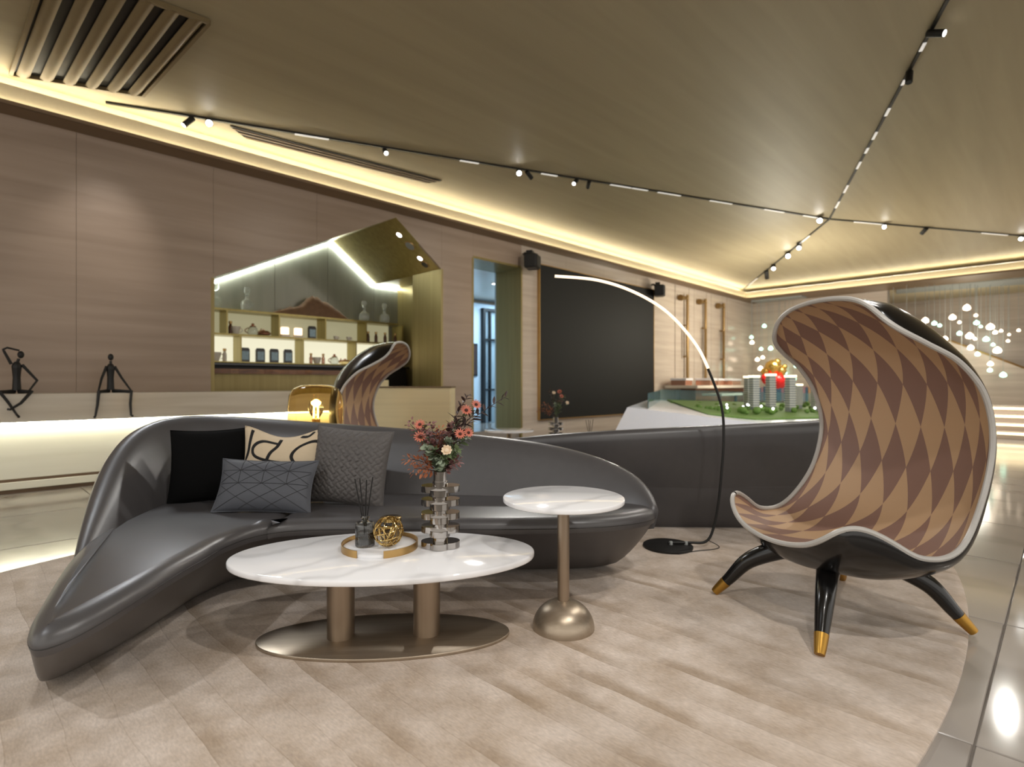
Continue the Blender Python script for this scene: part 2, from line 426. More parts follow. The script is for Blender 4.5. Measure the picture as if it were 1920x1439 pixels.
# ------------------------------------------------------------------ mesh helpers
class MB:
    def __init__(self):
        self.v = []
        self.f = []
        self.uv = {}

    def add(self, vs, fs):
        o = len(self.v)
        self.v += [tuple(p) for p in vs]
        self.f += [tuple(i + o for i in f) for f in fs]
        return self

    def box(self, x0, x1, y0, y1, z0, z1):
        vs = [(x0, y0, z0), (x1, y0, z0), (x1, y1, z0), (x0, y1, z0), (x0, y0, z1), (x1, y0, z1), (x1, y1, z1), (x0, y1, z1)]
        return self.add(vs, [(0, 3, 2, 1), (4, 5, 6, 7), (0, 1, 5, 4), (1, 2, 6, 5), (2, 3, 7, 6), (3, 0, 4, 7)])

    def rbox(self, x0, x1, y0, y1, z0, z1, r=0.01):
        """box with chamfered edges"""
        r = min(r, (x1 - x0) / 2.01, (y1 - y0) / 2.01, (z1 - z0) / 2.01)
        rings = []
        for (z, d) in ((z0, r), (z0 + r, 0), (z1 - r, 0), (z1, r)):
            a0, a1, b0, b1 = x0 + d, x1 - d, y0 + d, y1 - d
            q = r * 0.9 if d == 0 else r * 0.4
            rings.append([(a0 + q, b0, z), (a1 - q, b0, z), (a1, b0 + q, z), (a1, b1 - q, z), (a1 - q, b1, z), (a0 + q, b1, z), (a0, b1 - q, z), (a0, b0 + q, z)])
        return self.loft(rings, True, True, True)

    def loft(self, rings, closed=True, cap0=False, cap1=False):
        n = len(rings[0])
        vs = [p for r in rings for p in r]
        fs = []
        for i in range(len(rings) - 1):
            for j in range(n if closed else n - 1):
                k = (j + 1) % n
                fs.append((i * n + j, i * n + k, (i + 1) * n + k, (i + 1) * n + j))
        if cap0:
            fs.append(tuple(reversed(range(n))))
        if cap1:
            fs.append(tuple(range((len(rings) - 1) * n, len(rings) * n)))
        return self.add(vs, fs)

    def lathe(self, prof, seg=32, c=(0, 0, 0), cap=True):
        rings = []
        for r, z in prof:
            r = max(r, 1e-4)
            rings.append([(c[0] + r * math.cos(2 * PI * k / seg), c[1] + r * math.sin(2 * PI * k / seg), c[2] + z) for k in range(seg)])
        return self.loft(rings, True, cap, cap)

    def tube(self, pts, rad, seg=8, caps=True):
        pts = [Vector(p) for p in pts]
        n = len(pts)
        if not hasattr(rad, '__len__'):
            rad = [rad] * n
        rings = []
        up = None
        for i in range(n):
            t = (pts[min(i + 1, n - 1)] - pts[max(i - 1, 0)])
            if t.length < 1e-9:
                t = Vector((0, 0, 1))
            t.normalize()
            if up is None:
                up = Vector((0, 0, 1)) if abs(t.z) < 0.9 else Vector((1, 0, 0))
            s = t.cross(up)
            if s.length < 1e-6:
                s = t.orthogonal()
            s.normalize()
            up = s.cross(t).normalized()
            rings.append([tuple(pts[i] + rad[i] * (math.cos(2 * PI * k / seg) * s + math.sin(2 * PI * k / seg) * up)) for k in range(seg)])
        return self.loft(rings, True, caps, caps)

    def prism(self, poly, h0, h1, axis='z'):
        """extrude a polygon; axis z: (x,y)->z ; axis y: (x,z) -> y"""
        n = len(poly)
        if axis == 'z':
            a = [(p[0], p[1], h0) for p in poly]
            b = [(p[0], p[1], h1) for p in poly]
        else:
            a = [(p[0], h0, p[1]) for p in poly]
            b = [(p[0], h1, p[1]) for p in poly]
        return self.loft([a, b], True, True, True)

    def sphere(self, c, r, seg=12, rings=8, sz=1.0):
        prof = []
        for i in range(rings + 1):
            a = -PI / 2 + PI * i / rings
            prof.append((r * math.cos(a), r * sz * math.sin(a)))
        return self.lathe(prof, seg, c, True)

    def mesh(self, name, mat, smooth=True, angle=38):
        me = bpy.data.meshes.new(name)
        me.from_pydata(self.v, [], self.f)
        me.validate()
        if mat:
            me.materials.append(MATS[mat])
        import bmesh
        bm = bmesh.new()
        bm.from_mesh(me)
        bmesh.ops.recalc_face_normals(bm, faces=bm.faces)
        bm.to_mesh(me)
        bm.free()
        if smooth:
            me.shade_smooth()
            me.set_sharp_from_angle(angle=math.radians(angle))
        return me

    def build(self, name, mat, parent=None, loc=None, rotz=None, smooth=True, angle=38):
        return link(name, self.mesh(name, mat, smooth, angle), parent, loc, rotz)


def link(name, me, parent=None, loc=None, rotz=None):
    o = bpy.data.objects.new(name, me)
    COL.objects.link(o)
    if parent:
        o.parent = parent
    if loc is not None:
        o.location = loc
    if rotz is not None:
        o.rotation_euler = (0, 0, rotz)
    return o


def tag(o, label, cat, group=None):
    o['label'] = label
    o['category'] = cat
    if group:
        o['group'] = group
    return o


def thing(name, label, cat, loc=(0, 0, 0), rotz=0, group=None):
    o = bpy.data.objects.new(name, None)
    o.empty_display_size = 0.1
    COL.objects.link(o)
    o.location = loc
    o.rotation_euler = (0, 0, rotz)
    return tag(o, label, cat, group)


def struct(o, label=None):
    o['kind'] = 'structure'
    if label:
        o['label'] = label
    return o


def catmull(pts, n, closed=False):
    """resample control points with a Catmull-Rom spline, n points per span"""
    pts = [Vector(p) for p in pts]
    m = len(pts)
    out = []
    spans = m if closed else m - 1
    for i in range(spans):
        if closed:
            p0, p1, p2, p3 = pts[(i - 1) % m], pts[i], pts[(i + 1) % m], pts[(i + 2) % m]
        else:
            p0, p1, p2, p3 = pts[max(i - 1, 0)], pts[i], pts[i + 1], pts[min(i + 2, m - 1)]
        for k in range(n):
            t = k / n
            out.append(0.5 * ((2 * p1) + (p2 - p0) * t + (2 * p0 - 5 * p1 + 4 * p2 - p3) * t * t + (3 * p1 - p0 - 3 * p2 + p3) * t ** 3))
    if not closed:
        out.append(pts[-1].copy())
    return out


def lerp(a, b, t):
    return a + (b - a) * t


def interp(x, tab):
    if x <= tab[0][0]:
        return tab[0][1]
    for (x0, y0), (x1, y1) in zip(tab, tab[1:]):
        if x <= x1:
            t = (x - x0) / (x1 - x0)
            return y0 + (y1 - y0) * t
    return tab[-1][1]


# ================================================================== THE SETTING
VW = 7.75          # long wall face
UB = 19.7          # far wall face
ZS = 3.87          # soffit of the cornice
ZF = 4.097         # top of the fascia
ZC = 4.25          # ceiling at the cornice

# floor with real tiles
fl_ = struct(MB().box(-8, 26, -12, 16, -0.10, -0.012).build('floor', 'joint_dark', None, (0, 0, 0), ALPHA), 'polished marble tile floor')
T = 1.2
tile_me = MB().rbox(0.003, T - 0.003, 0.003, T - 0.003, -0.012, 0.0, 0.003).mesh('tile', 'floor_marble')
for i in range(-2, 17):
    for j in range(-7, 6):
        u0, v0 = i * T - 0.2, j * T + 0.2
        c = W(u0 + T / 2, v0 + T / 2)
        if c.y < 0.6 or abs(c.x) > c.y * 1.05 + 1.6 or v0 + T > VW:
            continue
        t = link('tile', tile_me, fl_)
        t.location = (u0, v0, 0)
rest = MB()
rest.box(-8, 26, 7.4 + 0.003, 16, -0.012, 0.0)
rest.box(20.2, 26, -12, 7.4, -0.012, 0.0)
rest.build('floor_border', 'floor_marble', fl_)

# long wall: full-height stone panels with open joints
wl = struct(MB().box(-6, UB, VW + 0.05, VW + 0.06, 0, 0.2).build('wall_left', 'joint_dark', None, (0, 0, 0), ALPHA), 'tan striated stone wall with tall panels')
GAP = 0.003


def wall_poly(poly, mat='wall_stone', v0=VW, v1=VW + 0.05):
    cx = sum(p[0] for p in poly) / len(poly)
    cz = sum(p[1] for p in poly) / len(poly)
    mb = MB()
    mb.prism(poly, v0, v1, 'y')
    mb.build('panel', mat, wl, smooth=False)


def wall_rect(u0, u1, z0, z1, mat='wall_stone'):
    wall_poly([(u0 + GAP / 2, z0), (u1 - GAP / 2, z0), (u1 - GAP / 2, z1), (u0 + GAP / 2, z1)], mat)


NU0, NUA, NU1 = 2.40, 5.14, 6.08       # niche left edge, ridge, right edge
NZ0, NZA, NZ1 = 2.46, 3.80, 3.10
DU0, DU1, DZ = 6.81, 8.09, 3.42        # doorway
ZT = ZS + 0.01


def gable(u):
    return lerp(NZ0, NZA, (u - NU0) / (NUA - NU0)) if u <= NUA else lerp(NZA, NZ1, (u - NUA) / (NU1 - NUA))


for u0 in (-4.57, -3.18, -1.79, -0.39):
    wall_rect(u0, u0 + 1.395, 0, ZT)
wall_rect(1.005, 2.40, 0, ZT)
for a, b_ in ((2.40, 3.79), (3.79, 5.14), (5.14, 6.08)):
    wall_poly([(a + GAP / 2, gable(a)), (b_ - GAP / 2, gable(b_)), (b_ - GAP / 2, ZT), (a + GAP / 2, ZT)])
    wall_rect(a, b_, 0, 1.0)
wall_rect(6.08, 6.81, 0, ZT)
wall_rect(6.81, 8.09, DZ, ZT)
for a, b_ in ((8.09, 9.5), (9.5, 10.9), (10.9, 12.3), (12.3, 13.2), (13.2, 14.26)):
    wall_rect(a, b_, 0, ZT, 'wall_pale')
for k in range(3):
    wall_rect(14.29 + k * 1.115, 14.29 + k * 1.115 + 0.78, 0, ZT, 'wall_pale')
    wall_rect(14.29 + k * 1.115 + 0.80, 14.29 + k * 1.115 + 1.10, 0, ZT, 'wall_pale')
wall_rect(17.65, UB + 0.05, 0, ZT, 'wall_pale')
# solid masonry behind the panels (not across the openings)
core = MB()
for a, b_ in ((-6, NU0), (NU1 + 0.0, DU0), (DU1, UB)):
    core.box(a + 0.002, b_ - 0.002, VW + 0.05, VW + 0.70, 0, ZT)
core.box(NU0, NU1, VW + 0.05, VW + 0.30, 0, 0.98)
core.build('core', 'wall_stone', wl, smooth=False)

# far wall
wb = struct(MB().box(UB + 0.05, UB + 0.3, VW - 3.96, VW + 0.3, 0, 4.3).build('wall_back', 'joint_dark', None, (0, 0, 0), ALPHA), 'pale stone far wall behind the chandelier')
for k in range(3):
    v1 = VW - k * 1.32
    mb = MB().box(UB, UB + 0.05, v1 - 1.32 + 0.003, v1 - 0.003, 0, ZT)
    mb.build('panel', 'wall_pale', wb, smooth=False)

wh = struct(MB().box(23.5, 23.7, -10, VW, 0, 4.3).build('wall_stair', 'wall_pale', None, (0, 0, 0), ALPHA, smooth=False), 'pale wall of the stair hall at the far right')
struct(MB().box(UB + 0.05, 23.6, -10, VW, 3.93, 4.0).build('ceiling_hall', 'cove_plaster', None, (0, 0, 0), ALPHA, smooth=False), 'stair hall ceiling at the far right')
# cornice: bronze soffit, plaster fascia, two hidden LED strips
c1 = MB()
c1.box(-6, UB, 7.455, VW, ZS, ZS + 0.015)
c1.box(-6, 18.455, 7.455, 7.465, ZS, ZS + 0.042)
c1.box(18.455, UB, -8, 7.455, ZS, ZS + 0.015)
c1.box(18.455, 18.465, -8, 7.455, ZS, ZS + 0.042)
struct(c1.build('trim_1', 'bronze_trim', None, (0, 0, 0), ALPHA, smooth=False), 'bronze soffit lip of the cornice')
c2 = MB()
c2.box(-6, 18.53, 7.53, VW, ZS + 0.015, ZF)
c2.box(18.53, UB, -8, 7.53, ZS + 0.015, ZF)
c2.box(18.53, UB, 7.53, VW, ZS + 0.015, ZF)
c2.box(-6, UB, VW, VW + 0.05, ZS + 0.02, ZC + 0.02)
c2.box(UB, UB + 0.05, -8, VW, ZS + 0.02, ZC + 0.02)
struct(c2.build('trim_2', 'cove_plaster', None, (0, 0, 0), ALPHA, smooth=False), 'plaster fascia of the lit cornice')
t = thing('cove_light', 'warm light strip in the cornice above the long stone wall', 'strip light', (0, 0, 0), ALPHA)
MB().box(-6, 18.45, 7.478, 7.498, ZS + 0.016, ZS + 0.026).build('light_strip', 'led_cove_low', t, smooth=False)
MB().box(-6, 18.60, 7.60, 7.63, ZF + 0.002, ZF + 0.012).build('light_strip', 'led_cove', t, smooth=False)
t = thing('cove_light', 'warm light strip in the cornice of the far side beyond the tracks', 'strip light', (0, 0, 0), ALPHA)
MB().box(18.478, 18.498, -8, 7.44, ZS + 0.016, ZS + 0.026).build('light_strip', 'led_cove_low', t, smooth=False)
MB().box(18.60, 18.63, -8, 7.60, ZF + 0.002, ZF + 0.012).build('light_strip', 'led_cove', t, smooth=False)

# folded ceiling, four veneered planes meeting along the track seams
ZN = 4.75
PA0 = W(1.25, 7.62, ZC)                        # the long seam meets the cornice here
PC = W(18.62, 7.62, ZC)                        # inner corner of the cornice
PN = PZ(1555, 410, ZN)                         # crossing of the seams
_nu, _nv = to_uv(PN)
_b = (ZN - ZC - 0.012 * (_nu - 1.25)) / (_nv - 7.62)


def near_plane(u, v):
    """the large ceiling plane over the seating area"""
    return W(u, v, ZC + 0.012 * (u - 1.25) + _b * (v - 7.62))


def plane_hit(px, py, a, b, c):
    n = (b - a).cross(c - a)
    d = ray(px, py)
    o = Vector((0, 0, CAMH))
    t = (a - o).dot(n) / d.dot(n)
    return o + d * t


def on_plane(u, v, a, b, c):
    n = (b - a).cross(c - a)
    p = W(u, v, 0)
    p.z = a.z - (n.x * (p.x - a.x) + n.y * (p.y - a.y)) / n.z
    return p


PB1 = plane_hit(1775, 0, PA0, PN, near_plane(-6, 0))
PB2 = PN + (PB1 - PN) * 2.3
PA2 = W(18.62, -0.85, ZC)
ceil = struct(MB().box(-6, UB, -10, VW + 0.2, 6.4, 6.5).build('ceiling', 'ceiling_veneer', None, (0, 0, 0), ALPHA, smooth=False), 'folded veneer ceiling with track seams')


def cpanel(pts):
    inv = Matrix.Rotation(-ALPHA, 3, 'Z')
    a = [inv @ Vector(p) for p in pts]
    b = [p + Vector((0, 0, 0.03)) for p in a]
    MB().loft([[tuple(p) for p in a], [tuple(p) for p in b]], True, True, True).build('ceiling_panel', 'ceiling_veneer', ceil, smooth=False)


cpanel([PA0, PC, PN])
cpanel([PA0, PN, PB2, near_plane(-6, -4.8), near_plane(-6, 7.62)])
cpanel([PC, PA2, PN])
cpanel([PN, PA2, on_plane(18.62, -9, PN, PA2, PB2), on_plane(6, -10, PN, PA2, PB2), PB2])
cpanel([W(-6, 7.62, ZC), W(-6, 7.76, ZC), W(19.75, 7.76, ZC), W(19.75, 7.62, ZC)])
cpanel([W(18.62, 7.62, ZC), W(18.62, -9, ZC), W(19.75, -9, ZC), W(19.75, 7.62, ZC)])

# ------------------------------------------------------------------ ceiling tracks and spotlights
DN = Vector((0, 0, -1))


def on_line(p, q, px):
    """point of segment pq seen at pixel column px"""
    k = (px - 960) / FPX
    d = q - p
    t = (k * p.y - p.x) / (d.x - k * d.y)
    return p + d * t


def bar_between(mb, p, q, w, h, drop=0.0):
    d = (q - p).normalized()
    s = d.cross(Vector((0, 0, 1))).normalized() * (w / 2)
    a = []
    for e in (p, q):
        e0 = e + DN * drop
        a.append([tuple(e0 + s), tuple(e0 - s), tuple(e0 - s + DN * h), tuple(e0 + s + DN * h)])
    mb.loft(a, True, True, True)


def track(label, segs, mods):
    t = thing('ceiling_track', label, 'light track')
    mb = MB()
    for p, q in segs:
        bar_between(mb, p, q, 0.035, 0.02, 0.003)
    mb.build('rail', 'black_matte', t, smooth=False)
    for (p, q, px, ln) in mods:
        c = on_line(p, q, px)
        d = (q - p).normalized()
        m_ = MB()
        bar_between(m_, c - d * ln / 2, c + d * ln / 2, 0.034, 0.012, 0.020)
        m_.build('light_module', 'module_white', t, smooth=False)
    return t


track('black ceiling track along the seam from the long wall past the bar', [(PA0, PN)],
      [(PA0, PN, 585, 0.42), (PA0, PN, 880, 0.3), (PA0, PN, 1030, 0.3), (PA0, PN, 1164, 0.45), (PA0, PN, 1200, 0.35), (PA0, PN, 1255, 0.55), (PA0, PN, 1352, 0.6), (PA0, PN, 1452, 0.6), (PA0, PN, 1520, 0.5)])
track('black ceiling track along the seam from the crossing to the right edge', [(PN, PA2)], [(PN, PA2, 1630, 0.7), (PN, PA2, 1865, 0.6)])
track('black ceiling track along the steep seam above the patterned armchair', [(PN, PB2)],
      [(PN, PB2, 1730, 0.16), (PN, PB2, 1694, 0.12), (PN, PB2, 1664, 0.22), (PN, PB2, 1640, 0.25), (PN, PB2, 1625, 0.2), (PN, PB2, 1610, 0.3), (PN, PB2, 1586, 0.4), (PN, PB2, 1570, 0.4)])
track('black ceiling track from the crossing down to the cornice corner', [(PN, PC)], [(PN, PC, 1508, 0.6), (PN, PC, 1412, 0.8)])


def spot_head(label, base, aim, bright, ln=0.15, r=0.034, group='black track spotlights'):
    t = thing('track_spotlight', label, 'spotlight', base, 0, group)
    aim = Vector(aim).normalized()
    j = Vector((0, 0, -0.06))
    MB().tube([(0, 0, -0.022), (0, 0, -0.03), j], [0.02, 0.014, 0.012], 10).build('mount', 'black_matte', t)
    a = j - aim * 0.045
    e = j + aim * (ln - 0.045)
    MB().tube([a, a + aim * 0.01, e - aim * 0.006, e], [r * 0.9, r, r, r * 0.97], 20).build('body', 'black_matte', t)
    MB().tube([e - aim * 0.004, e + aim * 0.003], [r * 0.82, r * 0.8], 20).build('lens', bright, t)
    return t


def toward(base, px, py, Y):
    return PY(px, py, Y) - base


S = []
cam_p = Vector((0, 0, CAMH))
for px, tgt, br, lab in (
        (357, (-6.0, 5.0, 1.2), 'spot_lens_soft', 'black track spotlight tilted to the stone wall left of the bright one'),
        (392, (0, 0, CAMH), 'spot_lens', 'glaring track spotlight pointing at the viewer above the stone wall'),
        (722, (0.3, 3.0, 0.5), 'spot_lens_soft', 'lone track spotlight above the bar, right of the slot grille'),
        (973, (0.2, 2.0, 0.6), 'spot_lens', 'bright white track spotlight left of its dark twin above the floor lamp'),
        (990, (4.5, 14.0, 1.0), 'spot_lens_soft', 'dark track spotlight turned away beside the bright one'),
        (1080, (-1.5, 5.0, 0.5), 'spot_lens_soft', 'track spotlight tilted left, first of the pair before the light modules'),
        (1104, (1.0, 20.0, 1.0), 'spot_lens_soft', 'small dark track spotlight, second of the pair before the light modules'),
        (1537, (1.0, 2.0, 0.0), 'spot_lens', 'small lit track spotlight right before the seam crossing')):
    b0 = on_line(PA0, PN, px)
    sc_ = max(1.0, b0.y / 9.0)
    spot_head(lab, b0, Vector(tgt) - b0, br, 0.15 * sc_, 0.034 * sc_ * (1.25 if br == 'spot_lens' else 1.0))
for px, tgt, br, lab in (
        (1657, (3.0, 3.0, 0.0), 'spot_lens', 'lit track spotlight on the seam right of the crossing'),
        (1735, (9.0, 18.0, 1.5), 'spot_lens_soft', 'dark track spotlight between the two lit ones right of the crossing'),
        (1914, (4.0, 4.0, 0.0), 'spot_lens', 'lit track spotlight at the right edge of the picture')):
    b0 = on_line(PN, PA2, px)
    spot_head(lab, b0, Vector(tgt) - b0, br, 0.17, 0.045)
for px, tgt, br, lab in (
        (1747, (6.5, 3.3, 3.3), 'spot_lens_soft', 'track spotlight at top right with its white lens seen from the side'),
        (1705, (3.4, 5.2, 0.0), 'black_gloss', 'black track spotlight hanging straight down at upper right')):
    b0 = on_line(PN, PB2, px)
    spot_head(lab, b0, Vector(tgt) - b0, br, 0.17, 0.04)
for px, tgt, br, lab in (
        (1498, (3.0, 6.0, 0.0), 'spot_lens_soft', 'track spotlight nearest the crossing on the short corner seam'),
        (1477, (2.5, 4.0, 0.0), 'spot_lens', 'brightest track spotlight on the short corner seam'),
        (1450, (4.0, 8.0, 0.0), 'spot_lens_soft', 'third track spotlight from the crossing on the short corner seam'),
        (1437, (9.0, 19.0, 0.5), 'black_gloss', 'unlit track spotlight nearest the cornice corner')):
    b0 = on_line(PN, PC, px)
    spot_head(lab, b0, Vector(tgt) - b0, br, 0.26, 0.062)


# ------------------------------------------------------------------ ceiling air grilles
F1 = (PA0, PN, near_plane(-6, 0))


def grille(label, quad, nsl, name='air_grille', tilt=0.03, fw=0.03, fh=0.045, fm='slat_bronze', cover=0.58, drop=0.02, sm='slat_bronze'):
    """quad: p00, p10 (across slats), p11, p01 ; slats run 00->01"""
    t = thing(name, label, 'air vent')
    p00, p10, p11, p01 = [p + DN * 0.004 for p in quad]
    MB().loft([[tuple(p + DN * 0.0) for p in (p00, p10, p11, p01)], [tuple(p + DN * 0.006) for p in (p00, p10, p11, p01)]], True, True, True).build('recess_shade_plate', 'black_matte', t, smooth=False)  # black plate stands in for the shade of a recess behind the slats
    fr = MB()
    for a, b2 in ((p00, p10), (p10, p11), (p11, p01), (p01, p00)):
        bar_between(fr, a, b2, fw, fh)
    fr.build('frame', fm, t, smooth=False)
    for i in range(nsl):
        f0 = (i + 0.5 - cover / 2) / nsl
        f1 = (i + 0.5 + cover / 2) / nsl
        rings = []
        for e0, e1 in ((p00, p10), (p01, p11)):
            a = e0.lerp(e1, f0)
            b2 = e0.lerp(e1, f1)
            r = []
            for k in range(7):
                q = k / 6
                r.append(tuple(a.lerp(b2, q) + DN * (drop + tilt * math.sin(PI * (0.1 + 0.75 * q)))))
            for k in range(6, -1, -1):
                q = k / 6
                r.append(tuple(a.lerp(b2, q) + DN * (drop - 0.008 + tilt * math.sin(PI * (0.1 + 0.75 * q)))))
            rings.append(r)
        MB().loft(rings, True, True, True).build('slat', sm, t)
    return t


q = [plane_hit(x, y, *F1) for x, y in ((20, 134), (268, 174), (392, 36), (92, -75))]
grille('large bronze louvred air grille in the ceiling at top left', q, 6)
F2 = (PA0, PN, PC)
q = [plane_hit(x, y, *F2) for x, y in ((462, 258), (432, 235), (828, 338), (800, 342))]
grille('long narrow dark slot grille in the ceiling above the bar', [q[0], q[1], q[2], q[3]], 3, tilt=0.002, fw=0.012, fh=0.010, fm='black_matte', cover=0.22, drop=0.016, sm='bronze_trim')

# ------------------------------------------------------------------ ledge and lit cabinet along the wall
LZ0, LZ1 = 0.72, 1.0
bench = thing('wall_ledge', 'pale stone ledge running along the wall under the sitting figures', 'ledge', (0, 0, 0), ALPHA)
MB().rbox(-6, 5.95, 7.25, VW - 0.002, LZ0, LZ1, 0.006).build('ledge_slab', 'ledge_stone', bench, smooth=False)
strip = thing('ledge_light', 'glowing light strip hidden under the stone ledge', 'strip light', (0, 0, 0), ALPHA)
MB().box(-6, 5.9, 7.335, 7.360, LZ0 - 0.018, LZ0 - 0.001).build('light_strip', 'led_ledge', strip, smooth=False)
cabs = [(-6.0, -2.9), (-2.9, 0.2), (0.2, 3.3), (3.3, 5.9)]
cl_ = ['first section of the lit white low cabinet outside the left edge', 'lit white low cabinet section at the left edge under the ledge',
       'lit white low cabinet section under the arms-down figure', 'lit white low cabinet section below the bar opening']
for (a, b_), lab in zip(cabs, cl_):
    c = thing('low_cabinet', lab, 'cabinet', W((a + b_) / 2, 7.56), ALPHA, 'low cabinets under the ledge')
    h = (b_ - a) / 2 - 0.002
    MB().box(-h, h, -0.10, 0.18, 0.04, LZ0 - 0.002).build('body', 'cabinet_white', c, smooth=False)
    MB().box(-h, h, -0.08, 0.18, 0.0, 0.04).build('plinth', 'groove_wood', c, smooth=False)
    MB().rbox(-h, h, -0.135, -0.10, 0.15, LZ0 - 0.06, 0.004).build('front_panel', 'cabinet_white', c, smooth=False)
    MB().rbox(-h, h, -0.135, -0.10, 0.045, 0.12, 0.004).build('drawer_front', 'cabinet_white', c, smooth=False)
    MB().box(-h, h, -0.125, -0.10, 0.12, 0.15).build('groove', 'groove_wood', c, smooth=False)


def seg_tube(mb, pts, rads, n=4, seg=8):
    pts2 = catmull(pts, n)
    rr = []
    for i in range(len(pts2)):
        t = i / n
        k = min(int(t), len(rads) - 2)
        rr.append(lerp(rads[k], rads[k + 1], t - k))
    mb.tube(pts2, rr, seg)


def figure(label, u, pose):
    """thin dark metal sitting figure; local x along the wall, y into the wall, seat at z=0"""
    t = thing('sitting_figure', label, 'sculpture', W(u, 7.25, LZ1), ALPHA, 'sitting figure sculptures on the ledge')
    mb = MB()
    seg_tube(mb, [(0, 0.10, 0.03), (0, 0.105, 0.16), (0, 0.10, 0.27), (0, 0.095, 0.315)], [0.036, 0.030, 0.040, 0.016])
    mb.build('torso', 'black_matte', t)
    tl = 0.0 if pose == 0 else 0.03
    hd = MB()
    hd.tube([(0, 0.095, 0.29), (tl * 0.5, 0.095, 0.345)], [0.013, 0.012], 8)
    hd.sphere((tl, 0.092, 0.385), 0.027, 12, 8, 1.35)
    hd.build('head', 'black_matte', t)
    arms = {0: [[(-0.035, 0.10, 0.285), (-0.085, 0.07, 0.15), (-0.125, -0.015, 0.02)], [(0.035, 0.10, 0.285), (0.095, 0.07, 0.16), (0.165, -0.015, 0.02)]],
            1: [[(-0.04, 0.10, 0.29), (-0.10, 0.09, 0.43), (-0.07, 0.09, 0.45), (0.02, 0.085, 0.425)], [(0.04, 0.10, 0.285), (0.15, 0.05, 0.13), (0.08, 0.0, 0.02)]]}[pose]
    for a in arms:
        m2 = MB()
        if pose == 1 and len(a) == 4:
            m2.tube([a[0], Vector(a[0]).lerp(Vector(a[1]), 0.9), a[1], a[2], a[3]], [0.014, 0.011, 0.011, 0.010, 0.009], 8)
        else:
            m2.tube([a[0], a[1], a[2]], [0.015, 0.012, 0.009], 8)
        m2.build('arm', 'black_matte', t)
    legs = {0: [[(-0.02, 0.10, 0.02), (-0.125, -0.03, 0.012), (-0.135, -0.03, -0.12), (-0.155, -0.035, -0.245), (-0.165, -0.06, -0.25)],
                [(0.02, 0.10, 0.02), (0.165, -0.03, 0.012), (0.155, -0.03, -0.12), (0.160, -0.035, -0.245), (0.168, -0.06, -0.25)]],
            1: [[(-0.02, 0.10, 0.02), (-0.13, -0.03, 0.02), (-0.07, -0.035, -0.08), (-0.01, -0.04, -0.20), (0.005, -0.07, -0.225)],
                [(0.02, 0.10, 0.02), (0.10, -0.03, 0.02), (0.02, -0.065, -0.09), (-0.06, -0.08, -0.15), (-0.075, -0.10, -0.145)]]}[pose]
    for a in legs:
        m2 = MB()
        m2.tube(a, [0.022, 0.017, 0.013, 0.010, 0.012], 8)
        m2.build('leg', 'black_matte', t)
    return t


figure('black metal figure with arms straight down, sitting on the ledge nearer the bar', u_at(211, 7.25), 0)
figure('black metal figure with one arm over its head and crossed legs', u_at(33, 7.25), 1)

# ------------------------------------------------------------------ bar niche
NB = 10.0       # back wall of the bar
UR = 6.67
nr = struct(MB().box(1.9, UR + 0.1, NB, NB + 0.1, 0, 3.9).build('wall_bar', 'joint_dark', None, (0, 0, 0), ALPHA), 'grey panelled back wall of the bar niche')
streak('bar_grey', rgb(128, 128, 116), rgb(138, 138, 126), (6, 6, 0.6), (0, 0, 0), 0.4, 0.2)
for a, b_ in ((1.9, 3.05), (3.05, 4.1), (4.1, 5.10), (5.10, 6.10), (6.10, 6.70)):
    MB().box(a + 0.004, b_ - 0.004, NB - 0.012, NB, 0, 3.88).build('panel', 'bar_grey', nr, smooth=False)
tb = MB()
# sloped brass ceilings of the gable and flat strip on the right
for (ua, za), (ub, zb) in (((NUA, NZA), (NU1, NZ1)), ((NU0 - 0.5, gable(NU0) - 0.245), (NUA, NZA))):
    tb.loft([[(ua, VW + 0.001, za), (ub, VW + 0.001, zb), (ub, VW + 0.001, zb + 0.05), (ua, VW + 0.001, za + 0.05)],
             [(ua, NB - 0.013, za), (ub, NB - 0.013, zb), (ub, NB - 0.013, zb + 0.05), (ua, NB - 0.013, za + 0.05)]], True, True, True)
tb.box(NU1, UR + 0.05, VW + 0.85, NB - 0.013, NZ1, NZ1 + 0.05)
struct(tb.build('ceiling_bar', 'brass_sheet', None, (0, 0, 0), ALPHA, smooth=False), 'brass gabled ceiling of the bar niche')
tb = MB()
tb.box(NU1 - 0.012, NU1 + 0.03, VW - 0.001, VW + 0.85, 1.0, NZ1)
tb.box(UR, UR + 0.05, VW + 0.72, NB - 0.013, 0, NZ1)
tb.box(NU0 - 0.03, NU0 + 0.012, VW - 0.001, VW + 0.5, 1.0, NZ0 - 0.01)
struct(tb.build('trim_3', 'brass_wall', None, (0, 0, 0), ALPHA, smooth=False), 'brass lining of the bar opening')
# LED line along the top of the bar's back wall
lt = thing('bar_light', 'white light line tracing the gable at the back of the bar', 'strip light', (0, 0, 0), ALPHA)
for (ua, za), (ub, zb) in (((2.0, NZ0 - 0.2), (NUA, NZA)), ((NUA, NZA), (NU1, NZ1)), ((NU1, NZ1), (UR, NZ1))):
    mb = MB()
    mb.loft([[(ua, NB - 0.07, za - 0.012), (ua, NB - 0.03, za - 0.012), (ua, NB - 0.03, za - 0.036), (ua, NB - 0.07, za - 0.036)],
             [(ub, NB - 0.07, zb - 0.012), (ub, NB - 0.03, zb - 0.012), (ub, NB - 0.03, zb - 0.036), (ub, NB - 0.07, zb - 0.036)]], True, True, True)
    mb.build('light_strip', 'led_white', lt, smooth=False)
# recessed lights in the sloped ceiling


def slope_pt(px, py):
    a, b_, c = W(NUA, VW, NZA), W(NU1, VW, NZ1), W(NUA, NB, NZA)
    return plane_hit(px, py, a, b_, c), (b_ - a).cross(c - a).normalized()


